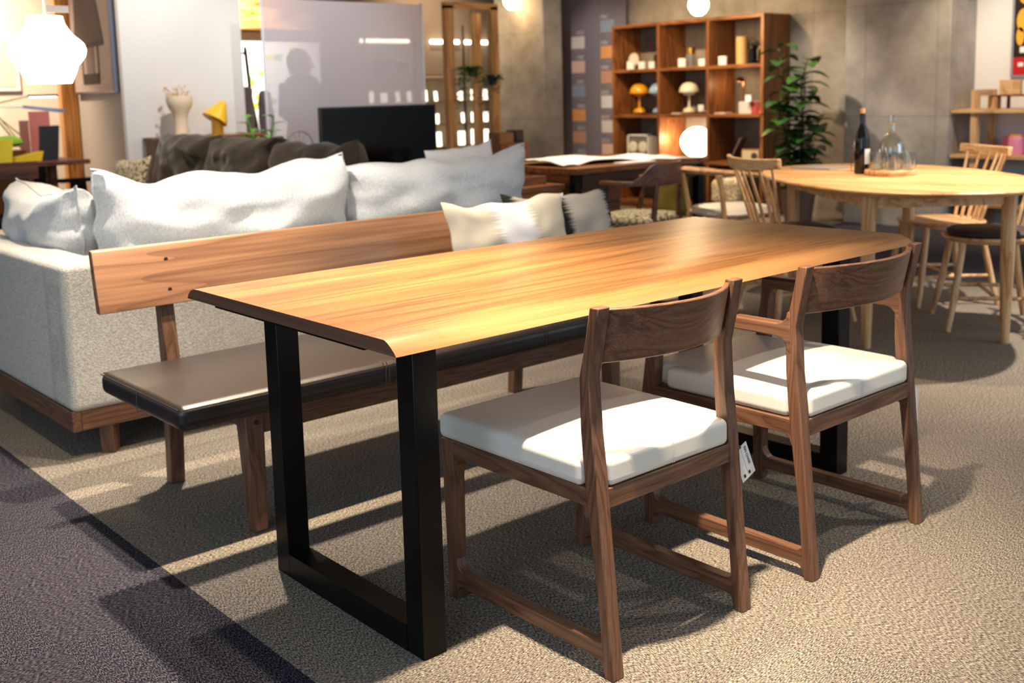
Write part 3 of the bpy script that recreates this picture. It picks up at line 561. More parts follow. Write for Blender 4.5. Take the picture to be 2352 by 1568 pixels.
# oak armchair between slab table and bookcase
t = thing('oak_armchair', 'oak armchair with low wraparound arms and white seat, facing the desk', 'chair', (0, 0, 0))
arc = []; 
for i in range(15):
    a = R(-110+220*i/14); arc.append((.27*math.sin(a), -.03-.25*math.cos(a), .655+.035*math.cos(a/1.3)))
MB().tube(arc, [.012]+[.015]*2+[.019]*9+[.015]*2+[.012], 10, 1.2).build('armrest', OX, t)
for sx in (-1, 1):
    MB().tube([(sx*.20, .20, 0), (sx*.235, .14, .43), (sx*.255, .05, .66)], [.012, .016, .012], 10).build('leg', OZ, t)
    MB().tube([(sx*.20, -.22, 0), (sx*.18, -.18, .43), (sx*.20, -.22, .67)], [.012, .016, .012], 10).build('leg', OZ, t)
MB().lathe([(0, .42), (.21, .42), (.225, .435), (.21, .465), (0, .475)], (0, 0, 0), 28, power=3).build('seat', LEATHER, t)
place(t, 4.14, 2.40, .95, -.30); t['label'] = 'oak armchair with curved wraparound arms and pale seat, near the bookcase'

# things on the round table
ZT = .7205
BG = plain('bottle_glass', (12, 12, 9), .08, spec=.45)
t = thing('wine_bottle', 'dark wine bottle with cork and white back label on the oak table', 'bottle', (3.79, 1.335, ZT))
def lz(pr, c, n=28): return MB().lathe([(r, z) for r, z in pr], c, n)
lz([(0, 0), (.034, 0), (.037, .01), (.037, .165), (.034, .19), (.018, .235), (.0145, .25), (.0145, .30), (0, .30)], (3.79, 1.335, ZT)).build('glass_body', BG, t)
lz([(0, .298), (.0115, .298), (.0115, .325), (0, .325)], (3.79, 1.335, ZT)).build('cork', plain('cork', (206, 160, 110), .8), t)
mb = MB(); n_ = 8; vs = []
for k in range(n_+1):
    a = R(-128+10*k); vs += [(3.79+.0376*math.cos(a), 1.335+.0376*math.sin(a), ZT+.05), (3.79+.0376*math.cos(a), 1.335+.0376*math.sin(a), ZT+.125)]
mb.add(vs, [(2*k, 2*k+2, 2*k+3, 2*k+1) for k in range(n_)]).build('paper_label', PAPER, t)
tag(MB().lathe([(0, 0), (.118, 0), (.122, .006), (.122, .020), (.118, .026), (0, .026)], (3.80, 1.185, ZT), 40).build('serving_tray', oak('X')), 'round beech tray carrying the decanter and glasses', 'tray')
GL = glass('clear_glass')
t = thing('decanter', 'clear glass decanter with square stopper on the round wooden tray', 'decanter', (3.80, 1.18, ZT+.0262)); c = (3.80, 1.18, ZT+.0262)
MB().lathe([(0, .003), (.052, .003), (.058, .02), (.058, .11), (.048, .145), (.02, .175), (.0135, .19), (.0135, .222), (.024, .226), (.0235, .2235), (.011, .218), (.011, .19), (.018, .173), (.045, .143), (.055, .108), (.055, .02), (.05, .008), (0, .008)], c, 28).build('vessel', GL, t)
MB().lathe([(0, .2275), (.014, .2275), (.016, .24), (.017, .262), (.012, .266), (0, .266)], c, 16, power=3).build('stopper', GL, t)
tum = None
for i, (x, y) in enumerate(((3.73, 1.22), (3.73, 1.14), (3.81, 1.105), (3.87, 1.12), (3.875, 1.215), (3.80, 1.265))):
    lb = 'clear tumbler on the round tray, ' + ('at its left edge', 'in front of the decanter on the left', 'in front of the decanter on the right', 'at its right edge', 'behind the decanter on the right', 'behind the decanter on the left')[i]
    if tum is None:
        tum = tag(MB().lathe([(0, 0), (.024, 0), (.029, .004), (.032, .085), (.0308, .085), (.0275, .012), (0, .010)], (x, y, ZT+.0262), 22).build('tumbler', GL), lb, 'glass', 'tumblers on the round tray')
    else: dup(tum, (x, y, ZT+.0262), 0, lb)
t = thing('magazine', 'thin magazine lying flat at the back of the oak table', 'magazine', (4.02, 1.72, ZT)); MB().box(3.92, 4.12, 1.60, 1.84, ZT, ZT+.006).box(3.925, 4.115, 1.605, 1.835, ZT+.006, ZT+.0075).build('pages', plain('grey_cover', (150, 150, 152), .35), t)
t = thing('miniature_chair', 'tiny wire-thin wooden display chair beside the wine bottle', 'ornament', (3.93, 1.42, ZT)); BR = plain('dark_stick', (96, 50, 30), .6)
for x, y in ((3.90, 1.40), (3.96, 1.40), (3.90, 1.46), (3.96, 1.46)): MB().tube([(x, y, ZT), (x, y, ZT+(.07 if y < 1.45 else .13))], .0022, 6).build('leg', BR, t)
MB().box(3.895, 3.965, 1.395, 1.465, ZT+.068, ZT+.073).build('seat', BR, t); MB().box(3.895, 3.965, 1.457, 1.463, ZT+.125, ZT+.132).build('backrest', BR, t)

# ------------------------------------------------------------------ desk, its chair and drawers
t = thing('desk', 'walnut writing desk with black steel legs, draped white fabric on top', 'desk', (3.95, 3.35, 0))
MB().box(3.33, 4.55, 2.90, 3.78, .685, .72).build('desktop', redwalnut('X'), t, bevel=.002)
for x in (3.35, 4.48):
    for y in (2.93, 3.70): MB().box(x, x+.05, y, y+.05, 0, .685).build('leg', STEEL, t)
MB().box(3.45, 4.45, 3.60, 3.63, .2, .685).build('modesty_panel', RW, t); MB().box(3.36, 3.39, 2.98, 3.70, .45, .685).build('side_panel', RY, t); MB().box(3.42, 4.48, 2.94, 2.96, .60, .685).build('apron', plain('dark_apron', (58, 32, 22), .5), t)
mb = MB(); nx, ny = 40, 14; vs = []
for i in range(nx+1):
    for j in range(ny+1):
        u, v = i/nx, j/ny; x = 3.38+1.0*u; y = 3.06+.48*v+.05*math.sin(u*5)-.12*u; vs.append((x, y, .724+.045*abs(noise.noise(Vector((x*3, y*5, 2))))+.03*(1-u)*math.sin(v*PI)))
mb.add(vs, [(i*(ny+1)+j, (i+1)*(ny+1)+j, (i+1)*(ny+1)+j+1, i*(ny+1)+j+1) for i in range(nx) for j in range(ny)], True)
o = mb.build('draped_fabric', plain('white_linen', (236, 234, 232), .9, bump=.3)); md_ = o.modifiers.new('s', 'SOLIDIFY'); md_.thickness = .004; md_.offset = 1; tag(o, 'rumpled white fabric spread over the back of the desk', 'fabric')
tag(MB().box(3.78, 4.05, 2.92, 3.03, .7203, .727).build('booklet', PAPER), 'white booklet lying on the front edge of the desk', 'booklet')
t = thing('drawer_unit', 'small walnut drawer cabinet standing left of the desk, partly behind pillows', 'cabinet', (3.15, 3.2, 0))
MB().box(2.95, 3.31, 3.0, 3.5, .0, .60).build('body', RW, t); MB().box(2.94, 3.32, 2.985, 3.51, .60, .63).build('top', RW, t, bevel=.002)
dr = MB().box(2.96, 3.30, 2.985, 3.0, .44, .59).build('drawer', wood('drawer_front', (150, 80, 34), (190, 112, 54), (206, 130, 70), 'X'), t); MB().lathe([(0, 0), (.009, 0), (.013, .01), (.006, .02), (0, .02)], (0, 0, 0), 14).xf(Matrix.Translation((3.14, 2.985, .545)) @ Matrix.Rotation(R(90), 4, 'X')).build('knob', plain('glass_knob', (220, 215, 205), .1, 0), dr)
dr = MB().box(2.96, 3.30, 2.985, 3.0, .10, .43).build('drawer', wood('drawer_front', (150, 80, 34), (190, 112, 54), (206, 130, 70), 'X'), t)
t = thing('letter_tray', 'shallow walnut tray with papers on top of the drawer cabinet', 'tray', (3.08, 3.2, .63))
MB().box(2.96, 3.24, 3.06, 3.07, .6305, .68).box(2.96, 3.24, 3.36, 3.37, .6305, .68).box(3.23, 3.24, 3.07, 3.36, .6305, .68).box(2.96, 2.97, 3.07, 3.36, .6305, .68).box(2.97, 3.23, 3.07, 3.36, .6305, .636).build('tray_body', RW, t); MB().box(2.99, 3.21, 3.09, 3.34, .636, .650).build('papers', PAPER, t)
t = thing('desk_chair', 'dark walnut armchair with wraparound back and black-circle upholstered seat', 'chair', (0, 0, 0)); WX, WZ = redwalnut('X'), redwalnut('Z'); DW = wood('dark_walnut', (66, 38, 24), (94, 58, 38), (108, 68, 46), 'X', .4, 1)
vs = []; nn = 26
for i in range(nn+1):
    u = -1+2*i/nn; a = u*R(115); x = .27*math.sin(a); y = -.02-.245*math.cos(a)+(.10*max(0, abs(u)-.6)); lo = .650-.0*u; k = max(0, min(1, (.62-abs(u))/.30)); k = k*k*(3-2*k); hi = .678+.105*k; lo = .652-.005*k
    d = Vector((math.sin(a), -math.cos(a), 0)); q = .011+.018*(1-k); vs += [Vector((x, y, lo))+d*q, Vector((x, y, lo))-d*q, Vector((x, y, hi))-d*q*.8, Vector((x, y, hi))+d*q*.8]
MB().add(vs, [(4*i+k, 4*i+(k+1) % 4, 4*i+4+(k+1) % 4, 4*i+4+k) for i in range(nn) for k in range(4)]+[(3, 2, 1, 0), tuple(4*nn+k for k in range(4))]).build('backrest', DW, t, bevel=.004)
for sx in (-1, 1):
    MB().tube([(sx*.22, .20, 0), (sx*.235, .14, .38), (sx*.25, .075, .66)], [.013, .021, .015], 10).build('leg', DW, t)
    MB().tube([(sx*.20, -.26, 0), (sx*.18, -.20, .40), (sx*.16, -.22, .66)], [.013, .021, .014], 10).build('leg', DW, t)
m, nt, b, N, L_ = newmat('circle_fabric'); tc = N('ShaderNodeTexCoord'); mp = N('ShaderNodeMapping'); mp.inputs['Scale'].default_value = (4.2, 4.2, 4.2); L_(tc.outputs['Object'], mp.inputs['Vector']); vo = N('ShaderNodeTexVoronoi'); vo.inputs['Randomness'].default_value = .3; L_(mp.outputs[0], vo.inputs['Vector'])
cr = N('ShaderNodeValToRGB'); cr.color_ramp.interpolation = 'CONSTANT'; e = cr.color_ramp.elements; e[0].color = S((176, 168, 140)); e[0].position = 0; e[1].position = .55; e[1].color = S((176, 168, 140)); q = e.new(.43); q.color = S((30, 30, 28)); L_(vo.outputs['Distance'], cr.inputs[0]); L_(cr.outputs[0], b.inputs['Base Color']); b.inputs['Roughness'].default_value = .9
MB().rbox(-.23, .23, -.21, .22, .385, .46, .035, .02, 8).build('seat', m, t); MB().box(-.2, .2, -.19, .19, .35, .388).build('seat_frame', DW, t)
t.location = (3.66, 2.72, 0); t.scale = (.92, .92, .96); t.rotation_euler = (0, 0, R(14))

# ------------------------------------------------------------------ television, its stand, frosted screen
t = thing('television', 'black flat television standing behind the dark sofa', 'television', (3.4, 5.0, .44))
MB().box(2.90, 3.91, 4.99, 5.03, .50, 1.105).build('bezel', plain('tv_bezel', (20, 20, 22), .3), t, bevel=.004)
MB().box(2.915, 3.897, 4.985, 4.9905, .52, 1.092).build('display', plain('tv_glass', (6, 6, 7), .12, spec=.25), t); MB().box(3.15, 3.65, 4.92, 5.12, .44, .452).box(3.36, 3.44, 5.0, 5.02, .45, .55).build('foot', plain('tv_bezel', (20, 20, 22), .3), t)
t = thing('tv_stand', 'low walnut media cabinet under the television, hidden behind the sofa', 'cabinet', (3.4, 5.1, 0)); MB().box(2.75, 4.05, 4.86, 5.25, .08, .44).build('body', RW, t); MB().box(2.8, 4.0, 4.9, 5.2, 0, .08).build('plinth', STEEL, t)
t = thing('frosted_screen', 'tall frosted acrylic partition hanging behind the television', 'partition', (3.8, 6.0, .02))
MB().box(3.04, 4.56, 5.995, 6.005, .02, 1.94).build('panel', frosted(), t)
for x in (3.03, 4.555): MB().box(x, x+.012, 5.99, 6.01, .0, 1.95).build('edge_trim', plain('pale_edge', (214, 214, 226), .3), t)
for x in (3.3, 4.3): MB().tube([(x, 6.0, 1.94), (x, 6.0, 2.9)], .004, 6).build('hanger', plain('pale_edge', (214, 214, 226), .3), t)
# person standing behind the frosted screen
t = thing('person', 'person with dark hair and grey top seen as a silhouette behind the frosted screen', 'person', (3.95, 6.75, 0))
PX, PYY = 3.80, 6.75
mb = MB(); 
for pr, sx_, sy_ in (([(0, .02), (.07, .02), (.09, .4), (.105, .75), (.0, .8)], 1, 1),): 
    for q in (-.09, .09): mb.lathe(pr, (PX+q, PYY, 0), 16)
mb.lathe([(0, .72), (.15, .74), (.165, .85), (.14, 1.02), (.17, 1.18), (.185, 1.28), (.12, 1.36), (.05, 1.39), (.045, 1.44), (0, 1.45)], (PX, PYY, 0), 24, 1.05, .65)
for s_ in (-1, 1): mb.tube([(PX+s_*.17, PYY, 1.30), (PX+s_*.22, PYY-.03, 1.05), (PX+s_*.18+.05, PYY-.18, .92), (PX+s_*.10+.08, PYY-.25, .93)], [.05, .042, .034, .022], 12)
mb.build('body', plain('grey_clothes', (92, 90, 96), .9), t)
MB().lathe([(0, -.115), (.05, -.10), (.068, -.05), (.078, .0), (.075, .05), (.05, .095), (0, .11)], (PX+.01, PYY-.01, 1.47), 20, .95, 1.1).tube([(PX+.06, PYY-.05, 1.47), (PX+.098, PYY-.06, 1.455), (PX+.07, PYY-.05, 1.44)], .012, 8).build('face', plain('skin', (206, 160, 136), .6), t)
MB().lathe([(0, -.12), (.075, -.10), (.098, -.03), (.100, .04), (.07, .10), (0, .125)], (PX-.018, PYY+.015, 1.485), 20, 1, 1.05).build('hair', plain('black_hair', (26, 22, 22), .5), t)
# fan behind the screen
t = thing('desk_fan', 'round wire desk fan standing just in front of the frosted screen', 'fan', (3.23, 5.86, 0))
mb = MB(); ring = [(3.23+.12*math.cos(2*PI*k/24), 5.86, .80+.12*math.sin(2*PI*k/24)) for k in range(25)]; mb.tube(ring, .004, 6)
for k in range(12): a = 2*PI*k/12; mb.tube([(3.23, 5.86, .80), (3.23+.12*math.cos(a), 5.86, .80+.12*math.sin(a))], .0016, 5)
mb.build('cage', plain('fan_metal', (120, 118, 116), .4, .8), t); MB().lathe([(0, 0), (.1, 0), (.1, .02), (.012, .03), (.012, .66), (0, .66)], (3.23, 5.89, 0), 20).build('stand', plain('fan_white', (220, 220, 220), .4), t)
# lounge chair frame draped in grey against the white back wall
t = thing('upholstered_frame', 'tall dark wooden frame with grey upholstery, against the bright far wall', 'furniture', (3.55, 7.6, 0))
GU = fabric('mauve_grey', (112, 104, 114), (150, 140, 148), (120, 120, 120), .3)
MB().tube([(3.72, 7.6, 1.66), (3.75, 7.6, 1.2), (3.84, 7.62, .7), (3.86, 7.62, 0)], .018, 10).build('post', DW, t); MB().tube([(3.40, 7.6, 1.60), (3.72, 7.6, 1.60)], .014, 8).build('crossbar', DW, t); MB().tube([(3.40, 7.6, 1.64), (3.38, 7.6, 0)], .018, 10).build('post', DW, t)
MB().rbox(3.46, 3.74, 7.50, 7.58, .86, 1.30, .04, 0, 8, wr=.02, seed=3).build('upper_pad', GU, t); MB().rbox(3.46, 3.78, 7.48, 7.62, .35, .93, .05, 0, 8, wr=.02, seed=5).build('lower_pad', GU, t); MB().rbox(3.80, 3.94, 7.5, 7.6, .6, 1.26, .05, 0, 8, wr=.03, seed=9).build('side_pad', GU, t)
# whiteboard with notes on far wall
wb = thing('notice_board', 'large white board with scattered yellow notes on the far wall', 'board', (6.2, 10.58, .9)); MB().box(5.2, 6.42, 10.56, 10.595, .6, 2.0).build('panel', plain('board_white', (240, 240, 236), .4), wb)
for i in range(16):
    x = 5.25+random.random()*1.0; z = 1.0+random.random()*.8; MB().box(x, x+.09, 10.555, 10.5595, z, z+.07).build('note', (plain('yellow_note', (236, 214, 70), .8), plain('green_note', (150, 190, 150), .8))[i % 3 == 0], wb)
for i, (x0_, x1_) in enumerate(((5.42, 6.05), (6.36, 6.75), (6.85, 7.0), (7.1, 7.4))):
    o = tag(MB().tube([(x0_, 8.25, 1.77), (x1_, 8.25, 1.77)], .022, 10).build('tube_light', plain('tube_glow', (255, 240, 214), .5, emit=7)), 'glowing strip light above the card display, ' + ('behind the frosted screen', 'just right of the frosted screen', 'between the timber posts', 'right of the timber posts')[i], 'light', 'strip lights on the display wall')

# ------------------------------------------------------------------ timber frame stand with hanging plants
PT = wood('pale_timber', (172, 118, 66), (206, 154, 96), (218, 170, 112), 'Z', .6, .8)
t = thing('timber_frame', 'tall pale timber doorway frame right of the frosted screen', 'frame', (5.77, 6.8, 0))
for x in (5.43, 6.0): MB().box(x, x+.10, 6.78, 6.84, 0, 2.03).build('post', PT, t)
MB().box(5.43, 6.10, 6.78, 6.84, 2.0, 2.06).build('beam', wood('pale_timber_x', (172, 118, 66), (206, 154, 96), (218, 170, 112), 'X', .6, .8), t)
MB().box(6.16, 6.22, 7.2, 7.3, 0, 2.0).build('post', PT, t)
GREEN = plain('trailing_leaf', (62, 92, 44), .5); GREEN2 = plain('fern_leaf', (84, 132, 50), .5)
def leaf(mb, p, d, l_, w_, droop=.3):
    d = Vector(d).normalized(); s_ = d.cross(Vector((0, 0, 1)));
    if s_.length < .05: s_ = Vector((1, 0, 0))
    s_.normalize(); up = s_.cross(d); p = Vector(p); n_ = 5; vs = []
    for i in range(n_+1):
        u = i/n_; ww = w_*math.sin(PI*min(.98, u*.94+.05))**.8; q = p+d*l_*u-Vector((0, 0, 1))*droop*l_*u*u
        vs += [q-s_*ww+up*ww*.25, q, q+s_*ww+up*ww*.25]
    mb.add(vs, [(3*i, 3*i+3, 3*i+4, 3*i+1) for i in range(n_)]+[(3*i+1, 3*i+4, 3*i+5, 3*i+2) for i in range(n_)], True)
def hanging(label, x, y, ztop, zpot, n_, sp, gm):
    t = thing('hanging_plant', label, 'plant', (x, y, zpot))
    mb = MB()
    for a in range(3): mb.tube([(x, y, ztop), (x+.05*math.cos(a*2.1), y+.05*math.sin(a*2.1), zpot+.1)], .003, 5)
    mb.build('hanger', GREEN, t); MB().lathe([(0, 0), (.045, 0), (.06, .1), (.052, .1), (.04, .02), (0, .02)], (x, y, zpot), 16).build('pot', plain('dark_pot', (38, 34, 36), .5), t)
    fo = MB()
    for i in range(n_):
        a = random.random()*6.28; r_ = .04+random.random()*sp*.4; p = Vector((x+r_*math.cos(a), y+r_*math.sin(a), zpot+.1)); drop = random.random()*.4
        pts = [p, p+Vector((math.cos(a)*.03, math.sin(a)*.03, -drop*.4)), p+Vector((math.cos(a)*.05, math.sin(a)*.05, -drop))]; fo.tube(pts, .0015, 4)
        for k in range(6): q = pts[0].lerp(pts[2], k/5); b_ = random.random()*6.28; leaf(fo, q, (math.cos(b_), math.sin(b_), .1), .065, .021)
    fo.build('foliage', gm, t)
hanging('trailing green plant hanging inside the timber frame', 5.68, 6.7, 2.0, 1.34, 34, .16, GREEN2)
hanging('trailing plant in a black pot hanging at the right timber post', 5.93, 6.7, 2.0, 1.26, 14, .12, GREEN)
# display shelves of small lit cards
t = thing('card_display', 'glass display shelving with rows of small lit cards behind the timber frame', 'shelf', (5.9, 7.7, 0))
for z in (.62, .86, 1.10, 1.38): MB().box(5.0, 6.9, 7.55, 7.85, z, z+.012).build('shelf_board', plain('display_shelf', (150, 130, 104), .4), t)
for x in (5.0, 5.62, 6.26, 6.88): MB().box(x, x+.015, 7.55, 7.57, 0, 1.9).build('upright', plain('black_trim', (22, 20, 20), .5), t)
MB().box(5.0, 6.9, 7.86, 7.88, .3, 1.38).build('lit_back', plain('lit_back', (190, 170, 140), .8), t)
CARD = plain('card_glow', (255, 246, 226), .6, emit=2.2); k_ = 0; c0 = None  # light on the cards is put in as emission of the material
for r_, (z, h_) in enumerate(((.632, .17), (.872, .12), (1.112, .12))):
    for i in range(11):
        x = 5.04+.168*i+random.uniform(-.02, .02); w_ = random.uniform(.05, .09)
        if c0 is None: c0 = tag(MB().box(x, x+.07, 7.60, 7.606, z, z+.12).build('display_card', CARD), '', 'card', 'small white cards on the glass display shelves'); o = c0; 
        else: o = c0.copy(); COL.objects.link(o)
        o.location = (x+.035, 7.603, z+.0005); o.scale = (w_/.07, 1, h_/.12*random.uniform(.8, 1.05)); o['label'] = 'small bright white card on the %s row of the card display, %s from its left' % (('bottom', 'middle', 'top')[r_], ('first', 'second', 'third', 'fourth', 'fifth', 'sixth', 'seventh', 'eighth', 'ninth', 'tenth', 'eleventh')[i])
        o.rotation_euler = (R(random.uniform(-6, 2)), 0, R(random.uniform(-25, 25)))
for i, (x, lb) in enumerate(((5.16, 'brown-framed picture on the top display shelf, leftmost'), (5.42, 'pale-framed picture on the top display shelf, beside the timber post'))):
    t = thing('picture_frame', lb, 'picture frame', (x, 7.66, 1.393)); MB().box(x, x+.22, 7.66, 7.675, 1.393, 1.55).build('frame', (RW, PAPER)[i], t, bevel=.004); MB().box(x+.03, x+.19, 7.655, 7.66, 1.42, 1.525).build('print', plain('sepia_print', (70, 56, 48), .6), t)
t = thing('stacked_boxes', 'small reddish wooden box on a low stand beside the timber frame', 'box', (5.9, 6.4, 0)); MB().box(5.6, 5.95, 6.2, 6.5, 0, .70).build('stand', redwalnut('Z'), t); MB().box(5.62, 5.80, 6.25, 6.42, .70, .80).build('box', RW, t); MB().rbox(5.82, 5.94, 6.25, 6.4, .70, .82, .02, 0, 4).build('dark_case', plain('black_trim', (22, 20, 20), .5), t)
tag(MB().lathe([(0, 0), (.03, 0), (.06, .02), (.085, .06), (.09, .09), (.085, .12), (.06, .16), (.03, .18), (0, .18)], (7.0-.3, 7.25, 2.06), 24).build('globe_lamp', plain('globe_glow', (255, 236, 200), .4, emit=9)), 'glowing glass globe lamp cut by the top edge, over the concrete column', 'lamp')
tag(MB().lathe([(0, 0), (.03, 0), (.06, .02), (.085, .06), (.09, .09), (.085, .12), (.06, .16), (.03, .18), (0, .18)], (6.5, 4.56, 1.80), 24).build('globe_lamp', plain('globe_glow2', (255, 226, 170), .4, emit=14)), 'glowing glass globe lamp hanging above the walnut bookcase', 'lamp')
for (x, y, z) in ((6.7, 7.25, 2.24), (6.5, 4.56, 1.98)): tag(MB().tube([(x, y, z), (x, y, 2.9)], .003, 6).build('lamp_cord', STEEL), 'thin black cord of the ' + ('left' if y > 6 else 'right') + ' globe lamp', 'cord')
point('globe_glow_left', (6.55, 7.15, 2.05), 10, 2700, .1); point('globe_glow_right', (6.3, 4.5, 1.85), 26, 2700, .1)

# ------------------------------------------------------------------ history banner
bn = thing('banner', 'tall grey-violet banner with two columns of small photographs and years', 'banner', (7.3, 6.6, 0))
MB().box(7.300, 7.312, 6.16, 7.08, .05, 2.6).build('panel', plain('banner_grey', (122, 115, 126), .8), bn)
MB().box(7.298, 7.2995, 6.585, 6.590, .1, 2.4).build('centre_line', plain('banner_line', (140, 134, 140), .8), bn)
cols = [(214, 208, 204), (222, 186, 176), (140, 154, 172), (226, 160, 96), (196, 150, 124), (220, 218, 220)]; BW = plain('banner_white', (214, 208, 206), .8)
for ci, (yc, zs, yrs) in enumerate(((6.86, (1.60, 1.34, 1.08, .82, .58, .33), ('1972', '1987', '2001', '2006', '2012', '2015')), (6.42, (1.75, 1.48, 1.22, .96, .70, .45), ('1961', '1981', '1990', '2002', '2010', '2013')))):
    for i, (z, yr) in enumerate(zip(zs, yrs)):
        z += .03
        MB().box(7.297, 7.2995, yc-.10, yc+.10, z, z+.13).build('photo', plain('photo_%d_%d' % (ci, i), cols[(i+ci*2) % 6], .7, bscale=30), bn)
        text('lettering', yr, .06, BW, bn, (7.298, yc+(.03 if ci == 0 else .11), z+.145), (0, -1, 0), (0, 0, 1))
        MB().box(7.298, 7.2995, yc-.09, yc+.03, z-.04, z-.03).box(7.298, 7.2995, yc-.09, yc+.05, z-.022, z-.013).build('caption', plain('banner_line', (140, 134, 140), .8), bn)

# ------------------------------------------------------------------ walnut bookcase with lamps and objects
XF, XB = 6.95, 7.345; ys = [6.03, 5.42, 4.82, 4.22]; th = .03
bk = thing('bookcase', 'tall open walnut bookcase with three columns against the concrete wall', 'bookcase', (7.15, 5.1, 0))
for y in (6.03-th, 5.42-th/2, 4.82-th/2, 4.20): MB().box(XF, XB, y, y+th, .0, 1.81).build('upright', redwalnut('Z'), bk)
for z in (.04, .46, .90, 1.345, 1.78): MB().box(XF+.001, XB, 4.23, 6.0, z, z+th).build('shelf_board', redwalnut('Y'), bk)
MB().box(XF+.01, XB, 4.23, 6.0, 0, .04).build('plinth', redwalnut('Y'), bk)
for y in (5.62, 4.47): MB().box(7.345, 7.349, y, y+.05, 0, 1.8).build('wall_conduit', plain('conduit', (190, 180, 164), .6), bk)
S1, S2, S3 = 1.3752, .9302, .4902
def flower(label, y, col):
    t = thing('mushroom_lamp', label, 'lamp', (7.1, y, S2), 'dome-shaded table lamps on the bookcase'); m_ = plain('lamp_'+label[:4], col, .25, coat=.5)
    MB().lathe([(0, .0), (.04, .0), (.062, .02), (.055, .045), (.025, .06), (.011, .065), (.011, .19), (0, .19)], (7.1, y, S2), 22).build('base', m_, t)
    MB().lathe([(0, .175), (.05, .178), (.066, .20), (.07, .215), (0, .215)], (7.1, y, S2), 22).build('lower_shade', m_, t); MB().lathe([(.095, .205), (.098, .215), (.09, .25), (.065, .285), (.03, .30), (.0, .302)], (7.1, y, S2), 24).build('upper_shade', m_, t)
flower('mustard yellow dome-shaded table lamp in the middle row of the bookcase', 5.80, (226, 156, 20)); flower('pale blue dome-shaded table lamp, half hidden by a bookcase upright', 5.545, (150, 190, 226)); flower('cream dome-shaded table lamp in the middle of the bookcase', 5.16, (226, 222, 196))
def cube_card(y, z, label, s=.07): return tag(MB().box(7.0, 7.02, y-s/2, y+s/2, z, z+s*.95).build('price_card', PAPER), label, 'card', 'white price cards on the bookcase')
cube_card(5.83, S1, 'white price card in front of the round clock, top left of the bookcase', .085); cube_card(5.68, S1, 'white price card right of the round clock on the top shelf', .075); cube_card(5.55, S1, 'white price card beside the left bookcase upright, top shelf', .07); cube_card(5.17, S1, 'white price card under the brass jar on the top shelf', .085); cube_card(4.93, S1, 'white price card at the right of the middle top compartment', .07); cube_card(4.69, S1, 'white price card left of the bamboo cylinder', .085); cube_card(4.94, S2+.03, 'white price card on the small stack of plates, middle row', .06)
t = thing('clock', 'round pale disc clock leaning on the top left shelf', 'clock', (7.1, 5.84, S1)); MB().lathe([(0, 0), (.075, 0), (.075, .02), (0, .02)], (0, 0, 0), 28).xf(Matrix.Translation((7.09, 5.84, S1+.095)) @ Matrix.Rotation(R(-90), 4, 'Y')).build('rim', RW, t); MB().lathe([(0, 0), (.066, 0), (.066, .006), (0, .006)], (0, 0, 0), 28).xf(Matrix.Translation((7.07, 5.84, S1+.095)) @ Matrix.Rotation(R(-90), 4, 'Y')).build('dial', plain('clock_dial', (206, 200, 188), .6), t); MB().box(7.06, 7.12, 5.80, 5.88, S1, S1+.03).build('stand', RW, t)
tag(MB().rbox(7.08, 7.16, 5.52, 5.60, S1, S1+.14, .02, 0, 4).build('dark_tin', plain('dark_tin', (48, 26, 22), .4)), 'dark brown tin at the right of the top left compartment', 'tin')
t = thing('jar', 'glass jar with bright brass lid on the top middle shelf', 'jar', (7.1, 5.16, S1)); MB().lathe([(0, 0), (.05, 0), (.05, .12), (0, .12)], (7.12, 5.16, S1), 20).build('vessel', GL, t); MB().lathe([(0, .12), (.052, .12), (.052, .18), (0, .18)], (7.12, 5.16, S1), 20).build('lid', plain('brass_lid', (220, 170, 80), .25, 1), t)
t = thing('jar', 'small glowing amber jar at the right of the top middle shelf', 'jar', (7.1, 4.93, S1)); MB().lathe([(0, 0), (.04, 0), (.04, .11), (0, .11)], (7.12, 4.93, S1), 20).build('vessel', GL, t); MB().lathe([(0, .11), (.042, .11), (.042, .17), (0, .17)], (7.12, 4.93, S1), 20).build('lid', plain('copper_lid', (232, 160, 100), .3, 1), t)
tag(MB().lathe([(0, 0), (.055, 0), (.055, .25), (0, .25)], (7.12, 4.555, S1), 26).build('bamboo_canister', plain('bamboo', (206, 168, 112), .5)), 'tall pale bamboo canister on the top right shelf', 'canister')
t = thing('lantern', 'black metal lantern on the top right shelf', 'lantern', (7.1, 4.41, S1)); BM = plain('black_metal', (24, 24, 26), .35, .6); MB().lathe([(0, 0), (.05, 0), (.052, .02), (.04, .03), (.036, .13), (.05, .14), (.045, .16), (.02, .175), (0, .175)], (7.08, 4.41, S1), 20).build('body', BM, t); MB().tube([(7.08, 4.46, S1+.13), (7.08, 4.455, S1+.2), (7.08, 4.41, S1+.235), (7.08, 4.365, S1+.2), (7.08, 4.36, S1+.13)], .004, 6).build('handle', BM, t)
t = thing('leaning_book', 'grey framed booklet leaning at the right of the top right shelf', 'book', (7.2, 4.29, S1)); MB().hexa([(7.12, 4.24, S1), (7.30, 4.24, S1), (7.30, 4.25, S1), (7.12, 4.25, S1)], [(7.12, 4.34, S1+.2), (7.30, 4.34, S1+.2), (7.30, 4.35, S1+.2), (7.12, 4.35, S1+.2)]).build('cover', plain('grey_cover2', (150, 146, 142), .5), t)
t = thing('arm_lamp', 'slim copper reading lamp glowing in the right middle compartment', 'lamp', (7.15, 4.56, S2)); CP = plain('copper', (196, 110, 70), .3, 1); MB().tube([(7.15, 4.56, S2), (7.15, 4.56, S2+.31)], .006, 8).build('pole', CP, t); MB().lathe([(0, 0), (.03, 0), (.03, .01), (0, .012)], (7.15, 4.59, S2), 20).build('base', CP, t); MB().lathe([(.045, 0), (.03, .035), (0, .045)], (7.15, 4.60, S2+.29), 18).build('shade', CP, t)
